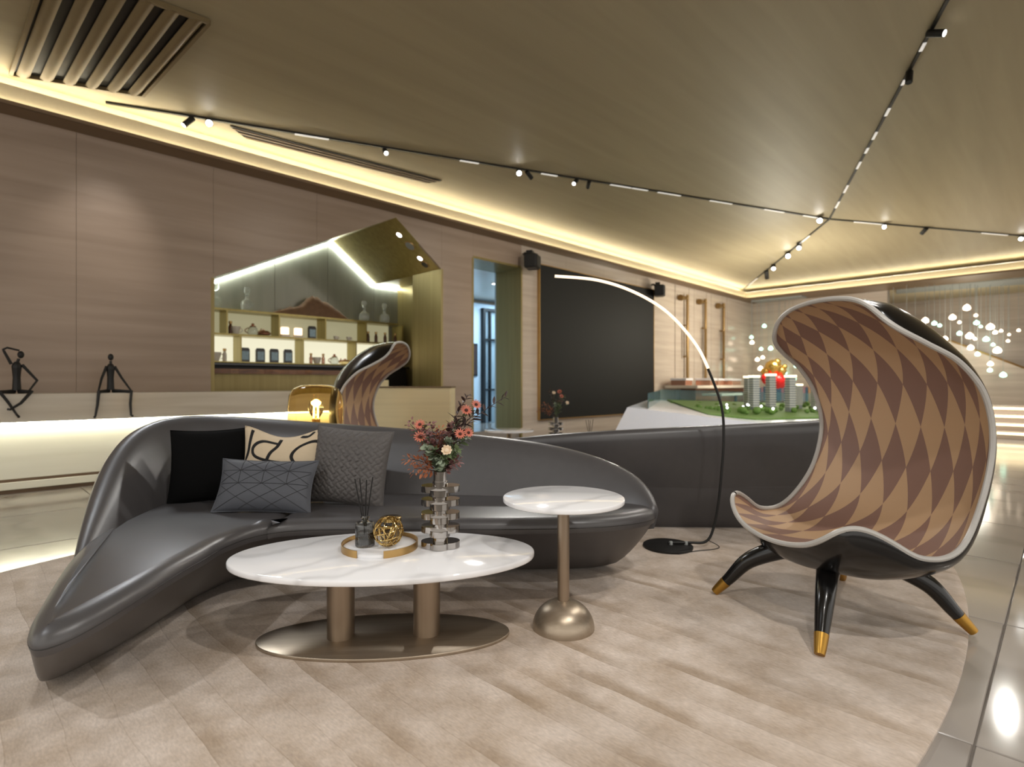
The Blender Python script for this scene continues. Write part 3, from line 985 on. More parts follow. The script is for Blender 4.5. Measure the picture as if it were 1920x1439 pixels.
for px, py, lab, mt, r in ((749, 440, 'upper recessed white downlight in the brass gable', 'spot_lens_soft', 0.05), (788, 484, 'lower recessed white downlight in the brass gable', 'spot_lens_soft', 0.05),
                           (769, 461, 'flat grey round speaker disc in the brass gable', 'tower_grey', 0.09), (797, 496, 'dark tilted downlight in the brass gable by the jamb', 'black_gloss', 0.07)):
    p, n = slope_pt(px, py)
    if n.z > 0:
        n = -n
    t = thing('ceiling_downlight', lab, 'downlight', p)
    MB().tube([n * 0.001, n * 0.012], [r * 1.15, r * 1.1], 24).build('rim', 'brass_gold', t)
    MB().tube([n * 0.008, n * 0.016], [r, r * 0.95], 24).build('lens', mt, t)

# shelf unit on the back wall
SV = 9.62
sh = thing('bar_shelf', 'brass two-row shelf unit with lit compartments on the bar wall', 'shelf', (0, 0, 0), ALPHA)
ZSH = (1.46, 1.90, 2.30)
MB().box(1.95, 6.45, SV, NB - 0.014, ZSH[2] - 0.02, ZSH[2] + 0.012).build('shelf_board', 'brass_sheet', sh, smooth=False)
MB().box(1.95, 6.45, SV, NB - 0.014, ZSH[1] - 0.02, ZSH[1] + 0.012).build('shelf_board', 'brass_sheet', sh, smooth=False)
MB().box(1.95, 6.45, SV, NB - 0.014, ZSH[0] - 0.03, ZSH[0] + 0.0).build('shelf_board', 'brass_sheet', sh, smooth=False)
for px in (426, 524, 611, 687, 755):
    u = u_at(px, SV)
    MB().box(u - 0.012, u + 0.012, SV + 0.002, NB - 0.014, ZSH[1] + 0.012, ZSH[2] - 0.02).build('divider', 'brass_sheet', sh, smooth=False)
for px in (452, 569, 668, 752):
    u = u_at(px, SV)
    MB().box(u - 0.012, u + 0.012, SV + 0.002, NB - 0.014, ZSH[0], ZSH[1] - 0.02).build('divider', 'brass_sheet', sh, smooth=False)
MB().box(1.98, 6.42, NB - 0.05, NB - 0.016, ZSH[0] + 0.002, ZSH[1] - 0.022).build('glow_panel', 'led_shelf', sh, smooth=False)
MB().box(1.98, 6.42, NB - 0.05, NB - 0.016, ZSH[1] + 0.014, ZSH[2] - 0.022).build('glow_panel', 'shelf_glow', sh, smooth=False)  # upper back panel itself glows dimly in place of shelf lighting

bc = thing('back_counter', 'black back counter under the bar shelves', 'counter', (0, 0, 0), ALPHA)
MB().rbox(1.95, 6.5, 9.30, NB - 0.014, 1.38, 1.43, 0.01).build('worktop', 'black_gloss', bc, smooth=False)
MB().box(2.0, 6.45, 9.36, NB - 0.014, 0.0, 1.38).build('body', 'black_matte', bc, smooth=False)
fc = thing('bar_counter', 'bar counter with live-edge wooden slab and brass front', 'counter', (0, 0, 0), ALPHA)
pts = []
random.seed(3)
for k in range(25):
    pts.append((2.1 + 2.9 * k / 24, 8.42 + random.uniform(-0.03, 0.03)))
poly = pts + [(5.0, 8.95), (2.1, 8.95)]
MB().prism(poly, 1.24, 1.31).build('slab_top', 'slab_wood', fc, smooth=False)
MB().box(2.15, 5.0, 8.50, 8.90, 0.0, 1.24).build('body', 'brass_wall', fc, smooth=False)
MB().box(5.0, 5.5, 8.52, 8.88, 0.0, 1.16).build('end_panel', 'champagne_panel', fc, smooth=False)

# things on the shelves


def decanter(label, px, z, h=0.30):
    u = u_at(px, SV + 0.17)
    t = thing('decanter', label, 'decanter', W(u, SV + 0.17, z), ALPHA, 'glass decanters on the top shelf')
    MB().lathe([(0.06, 0), (0.085, 0.02), (0.10, 0.10), (0.085, 0.17), (0.03, 0.20), (0.025, 0.26), (0.035, 0.275)], 20).build('body', 'bottle_glass', t)
    MB().lathe([(0.02, 0.276), (0.03, 0.29), (0.055, 0.34), (0.045, 0.40), (0.01, 0.41)], 16).build('stopper', 'bottle_glass', t)
    return t


zt = ZSH[2] + 0.012
decanter('glass decanter half hidden at the left end of the top bar shelf', 404, zt)
decanter('glass decanter with stopper left of the mountain-shaped root', 463, zt)
decanter('glass decanter right of the mountain-shaped root, first of two', 683, zt)
decanter('glass decanter at the right end of the top bar shelf', 721, zt)
# mountain-shaped root carving
ua, ub = u_at(508, SV + 0.2), u_at(656, SV + 0.2)
prof = [(0, 0.02), (0.08, 0.07), (0.2, 0.14), (0.33, 0.17), (0.38, 0.23), (0.42, 0.33), (0.48, 0.37), (0.57, 0.36), (0.62, 0.31), (0.70, 0.28), (0.82, 0.18), (0.92, 0.08), (1, 0.01)]
rings = []
random.seed(11)
for k in range(41):
    f = k / 40
    h = interp(f, prof) * (1 + random.uniform(-0.03, 0.08))
    w = 0.09 * math.sqrt(max(0.05, 1 - (2 * f - 1) ** 2))
    r = []
    for j in range(11):
        a = PI * j / 10
        r.append((f * (ub - ua), -w * math.cos(a), h * math.sin(a) ** 0.6 * (1 + random.uniform(-0.04, 0.04))))
    rings.append(r)
mr_ = MB()
mr_.loft(rings, True, True, True)
tag(mr_.build('root_carving', 'root_wood', None, W(ua, SV + 0.2, zt), ALPHA), 'brown mountain-shaped root carving on the top bar shelf', 'carving')


def photo_card(label, px, z, w=0.15, h=0.22, mat='photo_print', grp=None):
    u = u_at(px, SV + 0.1)
    t = thing('display_pack', label, 'package', W(u, SV + 0.1, z), ALPHA, grp)
    MB().rbox(-w / 2, w / 2, 0, 0.05, 0, h, 0.008).build('pouch', 'black_gloss', t, smooth=False)
    MB().box(-w * 0.36, w * 0.36, -0.003, 0.0, h * 0.18, h * 0.82).build('print', mat, t, smooth=False)
    MB().prism([(-w / 2 + 0.005, h), (w / 2 - 0.005, h), (w / 2 - 0.015, h + 0.02), (-w / 2 + 0.015, h + 0.02)], 0.015, 0.03, 'y').build('seal', 'black_gloss', t, smooth=False)
    return t


for px, lab in ((460, 'first black pouch with pale print from the left in the lit shelf row'), (489, 'second black pouch with pale print from the left in the lit shelf row'),
                (515, 'third black pouch with pale print from the left in the lit shelf row'), (541, 'fourth black pouch with pale print from the left in the lit shelf row')):
    photo_card(lab, px, ZSH[0], grp='printed pouches in the lit shelf row')
photo_card('black pouch alone in the upper shelf row beside two glowing boxes', 586, ZSH[1] + 0.012, 0.15, 0.21)


def cup(label, px, z, s=1.0, grp='cups on the bar shelves'):
    u = u_at(px, SV + 0.12)
    t = thing('tea_cup', label, 'cup', W(u, SV + 0.12, z), ALPHA, grp)
    MB().lathe([(0.03 * s, 0), (0.035 * s, 0.008), (0.05 * s, 0.05 * s), (0.055 * s, 0.085 * s), (0.050 * s, 0.085 * s), (0.045 * s, 0.05 * s), (0.02 * s, 0.012)], 16).build('body', 'cup_white', t)
    hp = [(0.048 * s + 0.03 * s * math.sin(PI * k / 8), 0, 0.02 * s + 0.055 * s * k / 8) for k in range(9)]
    MB().tube(hp, 0.006, 6).build('handle', 'cup_white', t)


def pot(label, px, z, s=1.0, grp='teapots on the bar shelves'):
    u = u_at(px, SV + 0.13)
    t = thing('tea_pot', label, 'teapot', W(u, SV + 0.13, z), ALPHA, grp)
    MB().lathe([(0.05 * s, 0), (0.08 * s, 0.02 * s), (0.09 * s, 0.07 * s), (0.07 * s, 0.13 * s), (0.05 * s, 0.15 * s)], 18).build('body', 'bottle_glass', t)
    MB().lathe([(0.055 * s, 0.15 * s), (0.05 * s, 0.165 * s), (0.02 * s, 0.18 * s), (0.03 * s, 0.20 * s), (0.01 * s, 0.215 * s)], 16).build('lid', 'copper_box', t)
    hp = [(-0.075 * s - 0.06 * s * math.sin(PI * k / 8), 0, 0.03 * s + 0.10 * s * k / 8) for k in range(9)]
    MB().tube(hp, 0.008, 6).build('handle', 'copper_box', t)
    MB().tube([(0.08 * s, 0, 0.05 * s), (0.13 * s, 0, 0.08 * s), (0.15 * s, 0, 0.13 * s)], [0.016, 0.012, 0.008], 8).build('spout', 'copper_box', t)


def candle(label, px, z, w=0.15, h=0.13, grp='glowing boxes on the upper shelf row'):
    u = u_at(px, SV + 0.1)
    t = thing('lantern_box', label, 'lantern', W(u, SV + 0.1, z), ALPHA, grp)
    MB().rbox(-w / 2, w / 2, 0, 0.09, 0.0, 0.05, 0.006).build('base', 'cup_white', t, smooth=False)
    MB().rbox(-w / 2 + 0.01, w / 2 - 0.01, 0.01, 0.08, 0.05, 0.05 + h, 0.012).build('shade', 'candle_glow', t, smooth=False)


def flask(label, px, z, mat='rust_bottle', s=1.0, grp='slim brown bottles on the upper shelf row'):
    u = u_at(px, SV + 0.12)
    t = thing('slim_bottle', label, 'bottle', W(u, SV + 0.12, z), ALPHA, grp)
    MB().lathe([(0.03 * s, 0), (0.032 * s, 0.01), (0.032 * s, 0.12 * s), (0.022 * s, 0.145 * s), (0.018 * s, 0.17 * s)], 14).build('body', mat, t)
    MB().lathe([(0.026 * s, 0.17 * s), (0.026 * s, 0.21 * s)], 14).build('cap', 'brass_gold', t)


z1 = ZSH[1] + 0.012
pot('round glass teapot with copper lid in the upper shelf row', 474, z1, 0.95)
cup('pale glass cup at the left of the upper shelf row', 441, z1, 1.5)
flask('slim dark bottle in the first upper compartment by the cup', 432, z1)
u = u_at(494, SV + 0.12)
t = thing('serving_dish', 'low copper dish with lid beside the upper teapot', 'dish', W(u, SV + 0.12, z1), ALPHA)
MB().lathe([(0.05, 0), (0.11, 0.02), (0.12, 0.05), (0.11, 0.055)], 20).build('bowl', 'copper_box', t)
MB().lathe([(0.11, 0.056), (0.08, 0.085), (0.02, 0.095), (0.02, 0.11)], 20).build('lid', 'copper_box', t)
candle('left glowing peach lantern box in the upper shelf row', 536, z1)
candle('right glowing peach lantern box in the upper shelf row', 561, z1)
cup('small pale cup, left of the pair in the upper row', 630, z1, 0.9)
cup('small pale cup, right of the pair in the upper row', 654, z1, 0.9)
for px, lab in ((690, 'slim brown bottle by the divider, first of four'), (705, 'slim brown bottle, second of four in the upper row'), (722, 'slim brown bottle, third of four in the upper row'), (741, 'slim brown bottle at the right end of the upper row')):
    flask(lab, px, z1)
z0 = ZSH[0]
cup('white cup at the far left of the lit shelf row', 403, z0, 1.7)
flask('small white flask at the far left of the lit shelf row', 421, z0, 'cup_white', 1.0, None)
flask('slim copper flask left of the lower teapot', 583, z0, 'copper_box', 0.9, None)
cup('white mug between the copper flasks in the lit shelf row', 594, z0, 1.4)
flask('slim copper flask close to the lower teapot', 606, z0, 'copper_box', 0.9, None)
pot('round glass teapot with copper lid in the lit shelf row', 627, z0, 0.9)
u = u_at(647, SV + 0.12)
t = thing('serving_dish', 'low amber dish beside the lower teapot', 'dish', W(u, SV + 0.12, z0), ALPHA)
MB().lathe([(0.05, 0), (0.11, 0.02), (0.12, 0.05), (0.11, 0.055)], 20).build('bowl', 'glass_amber', t)
MB().lathe([(0.11, 0.056), (0.08, 0.085), (0.02, 0.095), (0.02, 0.11)], 20).build('lid', 'copper_box', t)
candle('left glowing lantern box in the lit shelf row', 676, z0, 0.16, 0.14, 'glowing boxes in the lit shelf row')
candle('right glowing lantern box in the lit shelf row', 695, z0, 0.16, 0.12, 'glowing boxes in the lit shelf row')

# ------------------------------------------------------------------ doorway and blue corridor
tb = MB()
tb.box(DU1 - 0.012, DU1 + 0.03, VW - 0.004, VW + 0.72, 0, DZ)
tb.box(DU0 - 0.03, DU0 + 0.012, VW - 0.004, VW + 0.72, 0, DZ)
tb.box(DU0, DU1, VW - 0.004, VW + 0.72, DZ - 0.012, DZ + 0.03)
struct(tb.build('trim_4', 'brass_wall', None, (0, 0, 0), ALPHA, smooth=False), 'brass lining of the tall doorway')
tb = MB()
tb.box(UR + 0.06, DU0, 8.48, 8.52, 0, 3.5)
tb.box(DU1, 13.0, 8.48, 8.52, 0, 3.5)
tb.box(UR + 0.06, 13.0, 11.6, 11.7, 0, 3.5)
tb.box(UR + 0.06, UR + 0.10, 8.5, 11.6, 0, 3.5)
tb.box(13.0, 13.1, 8.48, 11.7, 0, 3.5)
struct(tb.build('wall_corridor', 'corridor_blue', None, (0, 0, 0), ALPHA, smooth=False), 'blue-lit corridor walls beyond the doorway')
cc = struct(MB().box(UR + 0.06, 13.1, 8.47, 11.7, 3.45, 3.5).build('ceiling_corridor', 'cup_white', None, (0, 0, 0), ALPHA, smooth=False), 'corridor ceiling beyond the doorway')
MB().box(UR + 0.10, 13.0, 11.55, 11.6, 3.33, 3.42).build('picture_rail', 'groove_wood', cc, smooth=False)
ll = bpy.data.lights.new('corridor_lamp', 'AREA')
ll.energy = 130
ll.size = 1.6
ll.color = (0.60, 0.82, 1.0)
lo = bpy.data.objects.new('corridor_lamp', ll)
lo.location = W(11.0, 10.2, 3.38)
COL.objects.link(lo)
dA, dB = u_at(906, 11.5), u_at(906, 11.5) + 1.1
d5 = struct(MB().box(dA, dA + 0.08, 11.48, 11.6, 0, 3.2).build('door_1', 'black_matte', None, (0, 0, 0), ALPHA, smooth=False), 'black framed glass door in the corridor')
MB().box(dB - 0.08, dB, 11.48, 11.6, 0, 3.2).build('door_frame', 'black_matte', d5, smooth=False)
MB().box(dA + 0.08, dB - 0.08, 11.48, 11.6, 3.12, 3.2).build('door_frame', 'black_matte', d5, smooth=False)
MB().box(dA + 0.26, dA + 0.31, 11.5, 11.58, 0.02, 3.12).build('door_frame', 'black_matte', d5, smooth=False)
MB().box(dA + 0.08, dB - 0.08, 11.50, 11.58, 0.9, 0.95).build('door_frame', 'black_matte', d5, smooth=False)
MB().box(dA + 0.08, dB - 0.08, 11.50, 11.58, 2.3, 2.35).build('door_frame', 'black_matte', d5, smooth=False)
MB().box(dA + 0.08, dB - 0.08, 11.53, 11.55, 0.02, 3.12).build('pane', 'glass_clear', d5, smooth=False)
t = thing('wall_picture', 'dark framed picture on the blue corridor wall left of the door', 'picture', W(u_at(889, 11.58), 11.598, 1.75), ALPHA)
MB().box(-0.12, 0.12, -0.03, 0, -0.45, 0.45).build('frame', 'black_gloss', t, smooth=False)
MB().box(-0.09, 0.09, -0.034, -0.03, -0.4, 0.4).build('print', 'leaf_dark', t, smooth=False)
t = thing('ceiling_downlight', 'small white downlight in the blue corridor', 'downlight', W(u_at(927, 9.5), 9.5, 3.449))
MB().lathe([(0.07, -0.02), (0.07, -0.001)], 16).build('rim', 'cup_white', t)
MB().lathe([(0.055, -0.026), (0.055, -0.018)], 16).build('lens', 'spot_lens_soft', t)

# ------------------------------------------------------------------ screen, speakers, brass wall fittings
scn = thing('wall_screen', 'large black display screen with thin gold frame on the wall', 'screen', (0, 0, 0), ALPHA)
SU0, SU1, SZ0, SZ1 = 8.58, 13.04, 0.36, 3.55
MB().box(SU0, SU1, VW - 0.06, VW - 0.003, SZ0, SZ1).build('panel', 'screen_black', scn, smooth=False)
fr = MB()
fr.box(SU0 - 0.015, SU0, VW - 0.07, VW - 0.003, SZ0 - 0.015, SZ1 + 0.015)
fr.box(SU1, SU1 + 0.015, VW - 0.07, VW - 0.003, SZ0 - 0.015, SZ1 + 0.015)
fr.box(SU0, SU1, VW - 0.07, VW - 0.003, SZ0 - 0.015, SZ0)
fr.box(SU0, SU1, VW - 0.07, VW - 0.003, SZ1, SZ1 + 0.015)
fr.build('frame', 'brass_gold', scn, smooth=False)


def speaker(label, px, py):
    p = PV(px, py, VW - 0.25)
    t = thing('wall_speaker', label, 'speaker', p, ALPHA + 0.5, 'black wall speakers')
    MB().rbox(-0.17, 0.17, -0.13, 0.12, -0.15, 0.13, 0.02).build('cabinet', 'black_matte', t, smooth=False)
    MB().rbox(-0.15, 0.15, -0.15, -0.131, -0.13, 0.11, 0.005).build('front_grille', 'dark_grille', t, smooth=False)
    MB().tube([(0, 0.10, 0.12), (0.02, 0.14, 0.17), (0.1, 0.19, 0.17)], 0.025, 8).build('bracket', 'black_matte', t)
    MB().box(-0.06, 0.10, -0.02, 0.10, 0.131, 0.21).build('clamp', 'black_matte', t, smooth=False)


speaker('black speaker on a bracket at the upper left of the screen', 997, 490)
speaker('black speaker on a bracket at the upper right of the screen', 1236, 545)

for px, lab in ((1292, 'brass wall rod nearest the screen with a short pull bar'), (1326, 'middle brass wall rod with a short pull bar'), (1360, 'brass wall rod nearest the far corner with a short pull bar')):
    u = u_at(px, VW - 0.15)
    t = thing('brass_rod', lab, 'wall rod', W(u, VW, 0), ALPHA, 'brass wall rods beyond the screen')
    MB().tube([(0, -0.10, 1.05), (0, -0.10, 3.62)], 0.04, 12).build('rod', 'brass_dark', t)
    MB().tube([(0, -0.10, 3.50), (-0.34, -0.10, 3.50)], [0.035, 0.035], 10).build('arm', 'brass_dark', t)
    MB().tube([(-0.34, -0.10, 3.50), (-0.42, -0.10, 3.50)], [0.085, 0.085], 14).build('knob', 'brass_dark', t)
    MB().tube([(0, -0.003, 3.56), (0, -0.10, 3.56)], 0.03, 8).build('bracket', 'brass_gold', t)
    MB().tube([(0, -0.003, 1.15), (0, -0.10, 1.15)], 0.03, 8).build('bracket', 'brass_gold', t)
    h = MB()
    h.tube([(-0.13, -0.05, 1.85), (-0.13, -0.16, 1.88), (-0.13, -0.16, 2.72), (-0.13, -0.05, 2.75)], 0.03, 8)
    h.build('pull_bar', 'brass_dark', t)

# ================================================================== RUG
RC, RA, RB = (0.0, 3.58), 4.07, 2.24
rg = MB()
rings = []
for (d, z) in ((0.0, 0.001), (0.0, 0.010), (-0.012, 0.016), (-0.03, 0.018)):
    rings.append([((RA + d) * math.cos(2 * PI * k / 160), (RB + d) * math.sin(2 * PI * k / 160), z) for k in range(160)])
rg.loft(rings, True, True, True)
tag(rg.build('area_rug', 'rug_pile', None, (RC[0], RC[1], 0), ALPHA, angle=60), 'large oval beige rug with carved diagonal bands', 'rug')
RZ = 0.018

# ================================================================== SOFAS
# matched control points: widest outline (seat edge) and the smaller outline on the floor
S_CTRL = [(-1.43, 1.70), (-1.35, 1.79), (-1.30, 2.0), (-1.285, 2.3), (-1.285, 2.52), (-1.215, 2.71), (-1.02, 2.80), (-0.5, 2.815), (0.0, 2.815),
          (0.40, 2.85), (0.66, 2.94), (0.79, 3.09), (0.70, 3.27), (0.40, 3.43), (0.0, 3.53), (-0.6, 3.61), (-1.3, 3.655), (-1.82, 3.63),
          (-2.07, 3.46), (-2.12, 3.16), (-2.01, 2.78), (-1.81, 2.33), (-1.60, 1.92), (-1.51, 1.75)]
F_CTRL = [(-1.70, 2.05), (-1.675, 2.12), (-1.65, 2.3), (-1.64, 2.55), (-1.62, 2.85), (-1.50, 3.14), (-1.2, 3.24), (-0.6, 3.25), (0.0, 3.25),
          (0.32, 3.26), (0.47, 3.28), (0.55, 3.33), (0.50, 3.39), (0.30, 3.44), (0.0, 3.47), (-0.6, 3.51), (-1.3, 3.53), (-1.78, 3.50),
          (-1.96, 3.38), (-1.99, 3.15), (-1.93, 2.8), (-1.86, 2.45), (-1.78, 2.15), (-1.74, 2.07)]
ZSEAM = 0.36


def poly_offset(pts, d):
    """inward offset of a closed ccw outline"""
    n = len(pts)
    out = []
    for i in range(n):
        a, b_, c = pts[(i - 1) % n], pts[i], pts[(i + 1) % n]
        t = Vector((c[0] - a[0], c[1] - a[1])).normalized()
        nrm = Vector((-t.y, t.x))
        out.append((b_[0] + nrm.x * d, b_[1] + nrm.y * d))
    return out


def seat_drop(y):
    t = min(1, max(0, (2.25 - y) / 0.55))
    return 0.075 * t * t


def make_sofa(name, label, group, xf):
    """xf maps sofa-local (world of the first sofa) points to world"""
    S_ = [(p.x, p.y) for p in catmull([(a, b_, 0) for a, b_ in S_CTRL], 6, True)]
    F_ = [(p.x, p.y) for p in catmull([(a, b_, 0) for a, b_ in F_CTRL], 6, True)]
    t = thing(name, label, 'sofa', xf((-1.2, 3.0, 0)), 0, group)
    org = Vector(t.location)

    def T(pts):
        return [tuple(Vector(xf(p)) - org) for p in pts]
    hull = MB()
    rings = []
    for k in range(9):
        f = k / 8
        z = RZ + 0.004 + (ZSEAM - RZ - 0.004) * f
        w = f ** 0.62
        rings.append(T([(lerp(a[0], b_[0], w), lerp(a[1], b_[1], w), z - seat_drop(lerp(a[1], b_[1], w)) * f) for a, b_ in zip(F_, S_)]))
    hull.loft(rings, True, True, True)
    hull.build('base', 'leather', t, angle=50)
    # seat cushions: split the outline at the corner seam
    XS = -1.19
    iA = min(range(len(S_)), key=lambda i: abs(S_[i][0] - XS) + (0 if S_[i][1] < 2.9 else 9))
    iB = min(range(len(S_)), key=lambda i: abs(S_[i][0] - XS) + (0 if S_[i][1] > 3.3 else 9))
    main = S_[iA:iB + 1]
    chaise = S_[iB:] + S_[:iA + 1]

    def close_seam(seg):
        a, b_ = Vector(seg[-1]), Vector(seg[0])
        n = 8
        return seg + [tuple(a.lerp(b_, k / n)) for k in range(1, n)]
    for seg in (main, chaise):
        o = close_seam(seg)
        rings = []
        for d, z in ((0.004, ZSEAM - 0.02), (-0.001, ZSEAM - 0.004), (-0.002, ZSEAM + 0.008), (0.000, ZSEAM + 0.022), (0.008, ZSEAM + 0.037), (0.022, ZSEAM + 0.048), (0.040, ZSEAM + 0.055), (0.058, ZSEAM + 0.058)):
            q = poly_offset(o, d)
            rings.append(T([(p[0], p[1], z - seat_drop(p[1])) for p in q]))
        c = MB()
        c.loft(rings, True, False, False)
        # cap with gentle crown: fan rings towards the centroid of slices
        n = len(rings[0])
        base = len(c.v) - n
        c.f.append(tuple(range(base, base + n)))
        cu = c.build('seat_cushion', 'leather', t, angle=50)
        sm_ = MB()
        sm_.tube(T([(p[0], p[1], ZSEAM + 0.006 - seat_drop(p[1])) for p in poly_offset(o, -0.0012)] + [(o[0][0], o[0][1], ZSEAM + 0.006)]), 0.0022, 5)
        sm_.build('piping', 'leather_seam', cu)
    # backrest along the outer side of the outline
    bc_ = catmull([(a, b_, 0) for a, b_ in S_CTRL[11:22]], 8)
    L_ = len(bc_)
    top = [(0.0, 0.41), (0.03, 0.45), (0.087, 0.56), (0.175, 0.665), (0.263, 0.73), (0.395, 0.795), (0.505, 0.845), (0.6, 0.885), (0.681, 0.905), (0.7415, 0.89), (0.813, 0.78), (0.89, 0.585), (0.945, 0.46), (1.0, 0.37)]
    hh = [interp(i / (L_ - 1), top) for i in range(L_)]
    for it in range(14):
        hh = [hh[0]] + [(hh[i - 1] + 2 * hh[i] + hh[i + 1]) / 4 for i in range(1, L_ - 1)] + [hh[-1]]
    rings = []
    for i, p in enumerate(bc_):
        f = i / (L_ - 1)
        a, b_ = bc_[max(i - 1, 0)], bc_[min(i + 1, L_ - 1)]
        tg = (b_ - a).normalized()
        nx, ny = tg.y, -tg.x      # outward
        h = hh[i]
        lo = 0.30
        lean = 0.07 * math.sin(PI / 2 * min(1, max(0, (h - 0.36) / 0.54)))
        thick = 0.11 + 0.07 * math.sin(PI / 2 * min(1, max(0, (h - 0.37) / 0.53)))
        endk = math.sin(PI / 2 * min(1, f / 0.14, (1 - f) / 0.14))
        thick *= (0.45 + 0.55 * endk)
        zz = h - lo
        sec = [(-thick, 0.0), (-thick * 0.92, 0.25), (-thick * 0.70, 0.55), (-thick * 0.46, 0.80), (-thick * 0.30, 0.92), (-thick * 0.12, 0.985), (0.04 * thick, 1.0),
               (0.18 * thick, 0.985), (0.30 * thick, 0.93), (0.34 * thick, 0.83), (0.30 * thick, 0.65), (0.18 * thick, 0.4), (0.06 * thick, 0.18), (-0.06 * thick, 0.0)]
        r = []
        for nn, q in sec:
            off = nn + lean * q - 0.005
            r.append((p.x + nx * off, p.y + ny * off, lo + zz * q))
        rings.append(T(r))
    for it in range(16):
        new = [rings[0]]
        for i in range(1, len(rings) - 1):
            new.append([tuple((Vector(rings[i - 1][k]) + 2 * Vector(rings[i][k]) + Vector(rings[i + 1][k])) / 4) for k in range(len(rings[i]))])
        new.append(rings[-1])
        rings = new
    bk = MB()
    bk.loft(rings, True, True, True)
    bk.build('backrest', 'leather', t, angle=60)
    return t


make_sofa('curved_sofa', 'dark grey leather curved corner sofa with scatter cushions in front', 'curved leather sofas', lambda p: (p[0], p[1], p[2]))
make_sofa('curved_sofa', 'dark leather curved sofa seen from behind, beyond the arc lamp', 'curved leather sofas',
          lambda p: (0.42 - 1.25 * p[0], 7.72 - p[1], p[2] * 0.985))


# ================================================================== SCATTER CUSHIONS
def pillow_fn(w, h, th, pull=0.07):
    def f(s, t, side):
        x = s * (w / 2) * (1 - pull * (1 - t * t) * abs(s))
        y = t * (h / 2) * (1 - pull * (1 - s * s) * abs(t))
        k = max(0.0, (1 - abs(s) ** 2.6)) ** 0.62 * max(0.0, (1 - abs(t) ** 2.6)) ** 0.62
        return Vector((x, y, side * th / 2 * k))
    return f


def make_pillow(name, label, mat, w, h, th, cpos, tilt, roll, yaw, relief=None, n=36, sag=0.0, pull=0.07):
    """cushion standing on its lower edge: local z up after tilt; cpos = bottom-centre"""
    t = thing(name, label, 'cushion', cpos, 0, 'scatter cushions on the front sofa')
    f = pillow_fn(w, h, th, pull)
    # local: x right, y up, z towards the viewer (-Y world)
    R_ = Matrix.Rotation(yaw, 4, 'Z') @ Matrix.Rotation(-tilt, 4, 'X') @ Matrix.Rotation(PI / 2, 4, 'X') @ Matrix.Rotation(roll, 4, 'Z')
    lift = Vector((0, h / 2 * 0.97, 0))

    def P(s, tt, side, extra=0.0):
        p = f(s, tt, side)
        if relief and side > 0:
            p.z += relief(s, tt) * max(0, (1 - s * s)) ** 0.3 * max(0, (1 - tt * tt)) ** 0.3
        p.z += extra * side
        if sag:
            p.y -= sag * max(0, tt) * (1 - s * s) ** 2
        q = p + lift
        return R_ @ q
    mb = MB()
    for side in (1, -1):
        vs, fs = [], []
        for i in range(n + 1):
            for j in range(n + 1):
                vs.append(P(-1 + 2 * i / n, -1 + 2 * j / n, side))
        for i in range(n):
            for j in range(n):
                a = i * (n + 1) + j
                fs.append((a, a + n + 1, a + n + 2, a + 1))
        mb.add(vs, fs)
    o = mb.build('cover', mat, t, angle=80)
    # edge seam
    pts = [P(-1 + 2 * k / 20, -1, 1) for k in range(20)] + [P(1, -1 + 2 * k / 20, 1) for k in range(20)] + [P(1 - 2 * k / 20, 1, 1) for k in range(20)] + [P(-1, 1 - 2 * k / 20, 1) for k in range(21)]
    MB().tube(pts, 0.003, 5).build('seam', mat, o)
    return t, P


SEAT = ZSEAM + 0.060
make_pillow('scatter_cushion', 'plain black velvet cushion in the left corner of the sofa', 'cushion_black', 0.44, 0.43, 0.15, (-1.74, 3.22, SEAT), 0.22, 0.03, 0.22)
t, P = make_pillow('scatter_cushion', 'beige cushion with black looping lines behind the slate one', 'cushion_beige', 0.48, 0.44, 0.15, (-1.32, 3.20, SEAT), 0.16, -0.02, 0.03, sag=0.05)
# flat ribbon strokes that lie on the cushion face
strokes = [
    [(-0.78, 0.95), (-0.82, 0.6), (-0.86, 0.3), (-0.95, 0.1)],
    [(-0.05, 0.9), (-0.10, 0.62), (-0.25, 0.35), (-0.33, 0.0), (-0.34, -0.4)],
    [(-0.05, 0.72), (-0.4, 0.74), (-0.62, 0.60), (-0.72, 0.40), (-0.62, 0.22), (-0.2, 0.10), (0.3, 0.02), (0.55, -0.15), (0.62, -0.4)],
    [(0.92, 0.62), (0.7, 0.66), (0.45, 0.58), (0.30, 0.40), (0.28, 0.2), (0.42, -0.05), (0.52, -0.3)],
    [(0.40, 0.93), (0.58, 0.86), (0.70, 0.97)],
    [(0.90, 0.62), (0.93, 0.3), (0.9, 0.0)]]
for st in strokes:
    c = catmull([(a, b_, 0) for a, b_ in st], 8)
    rings = []
    for i, p in enumerate(c):
        a, b_ = c[max(i - 1, 0)], c[min(i + 1, len(c) - 1)]
        d = (b_ - a).normalized()
        w = 0.042
        r = []
        for q, e in ((-1, 0.0005), (0, 0.0035), (1, 0.0005)):
            s_ = max(-0.985, min(0.985, p.x - d.y * w * q))
            tt = max(-0.985, min(0.985, p.y + d.x * w * q))
            r.append(tuple(P(s_, tt, 1, e)))
        rings.append(r)
    mb = MB()
    mb.loft(rings, False)
    mb.build('line_motif', 'stroke_black', t)


def weave(s, t_):
    a = (s * 11 + t_ * 11)
    b_ = (s * 11 - t_ * 11)
    k = (math.floor(a / 2) + math.floor(b_ / 2)) % 2
    x = (a / 2) % 1.0
    y = (b_ / 2) % 1.0
    if k == 0:
        return 0.009 * math.sin(PI * x) ** 0.7
    return 0.009 * math.sin(PI * y) ** 0.7


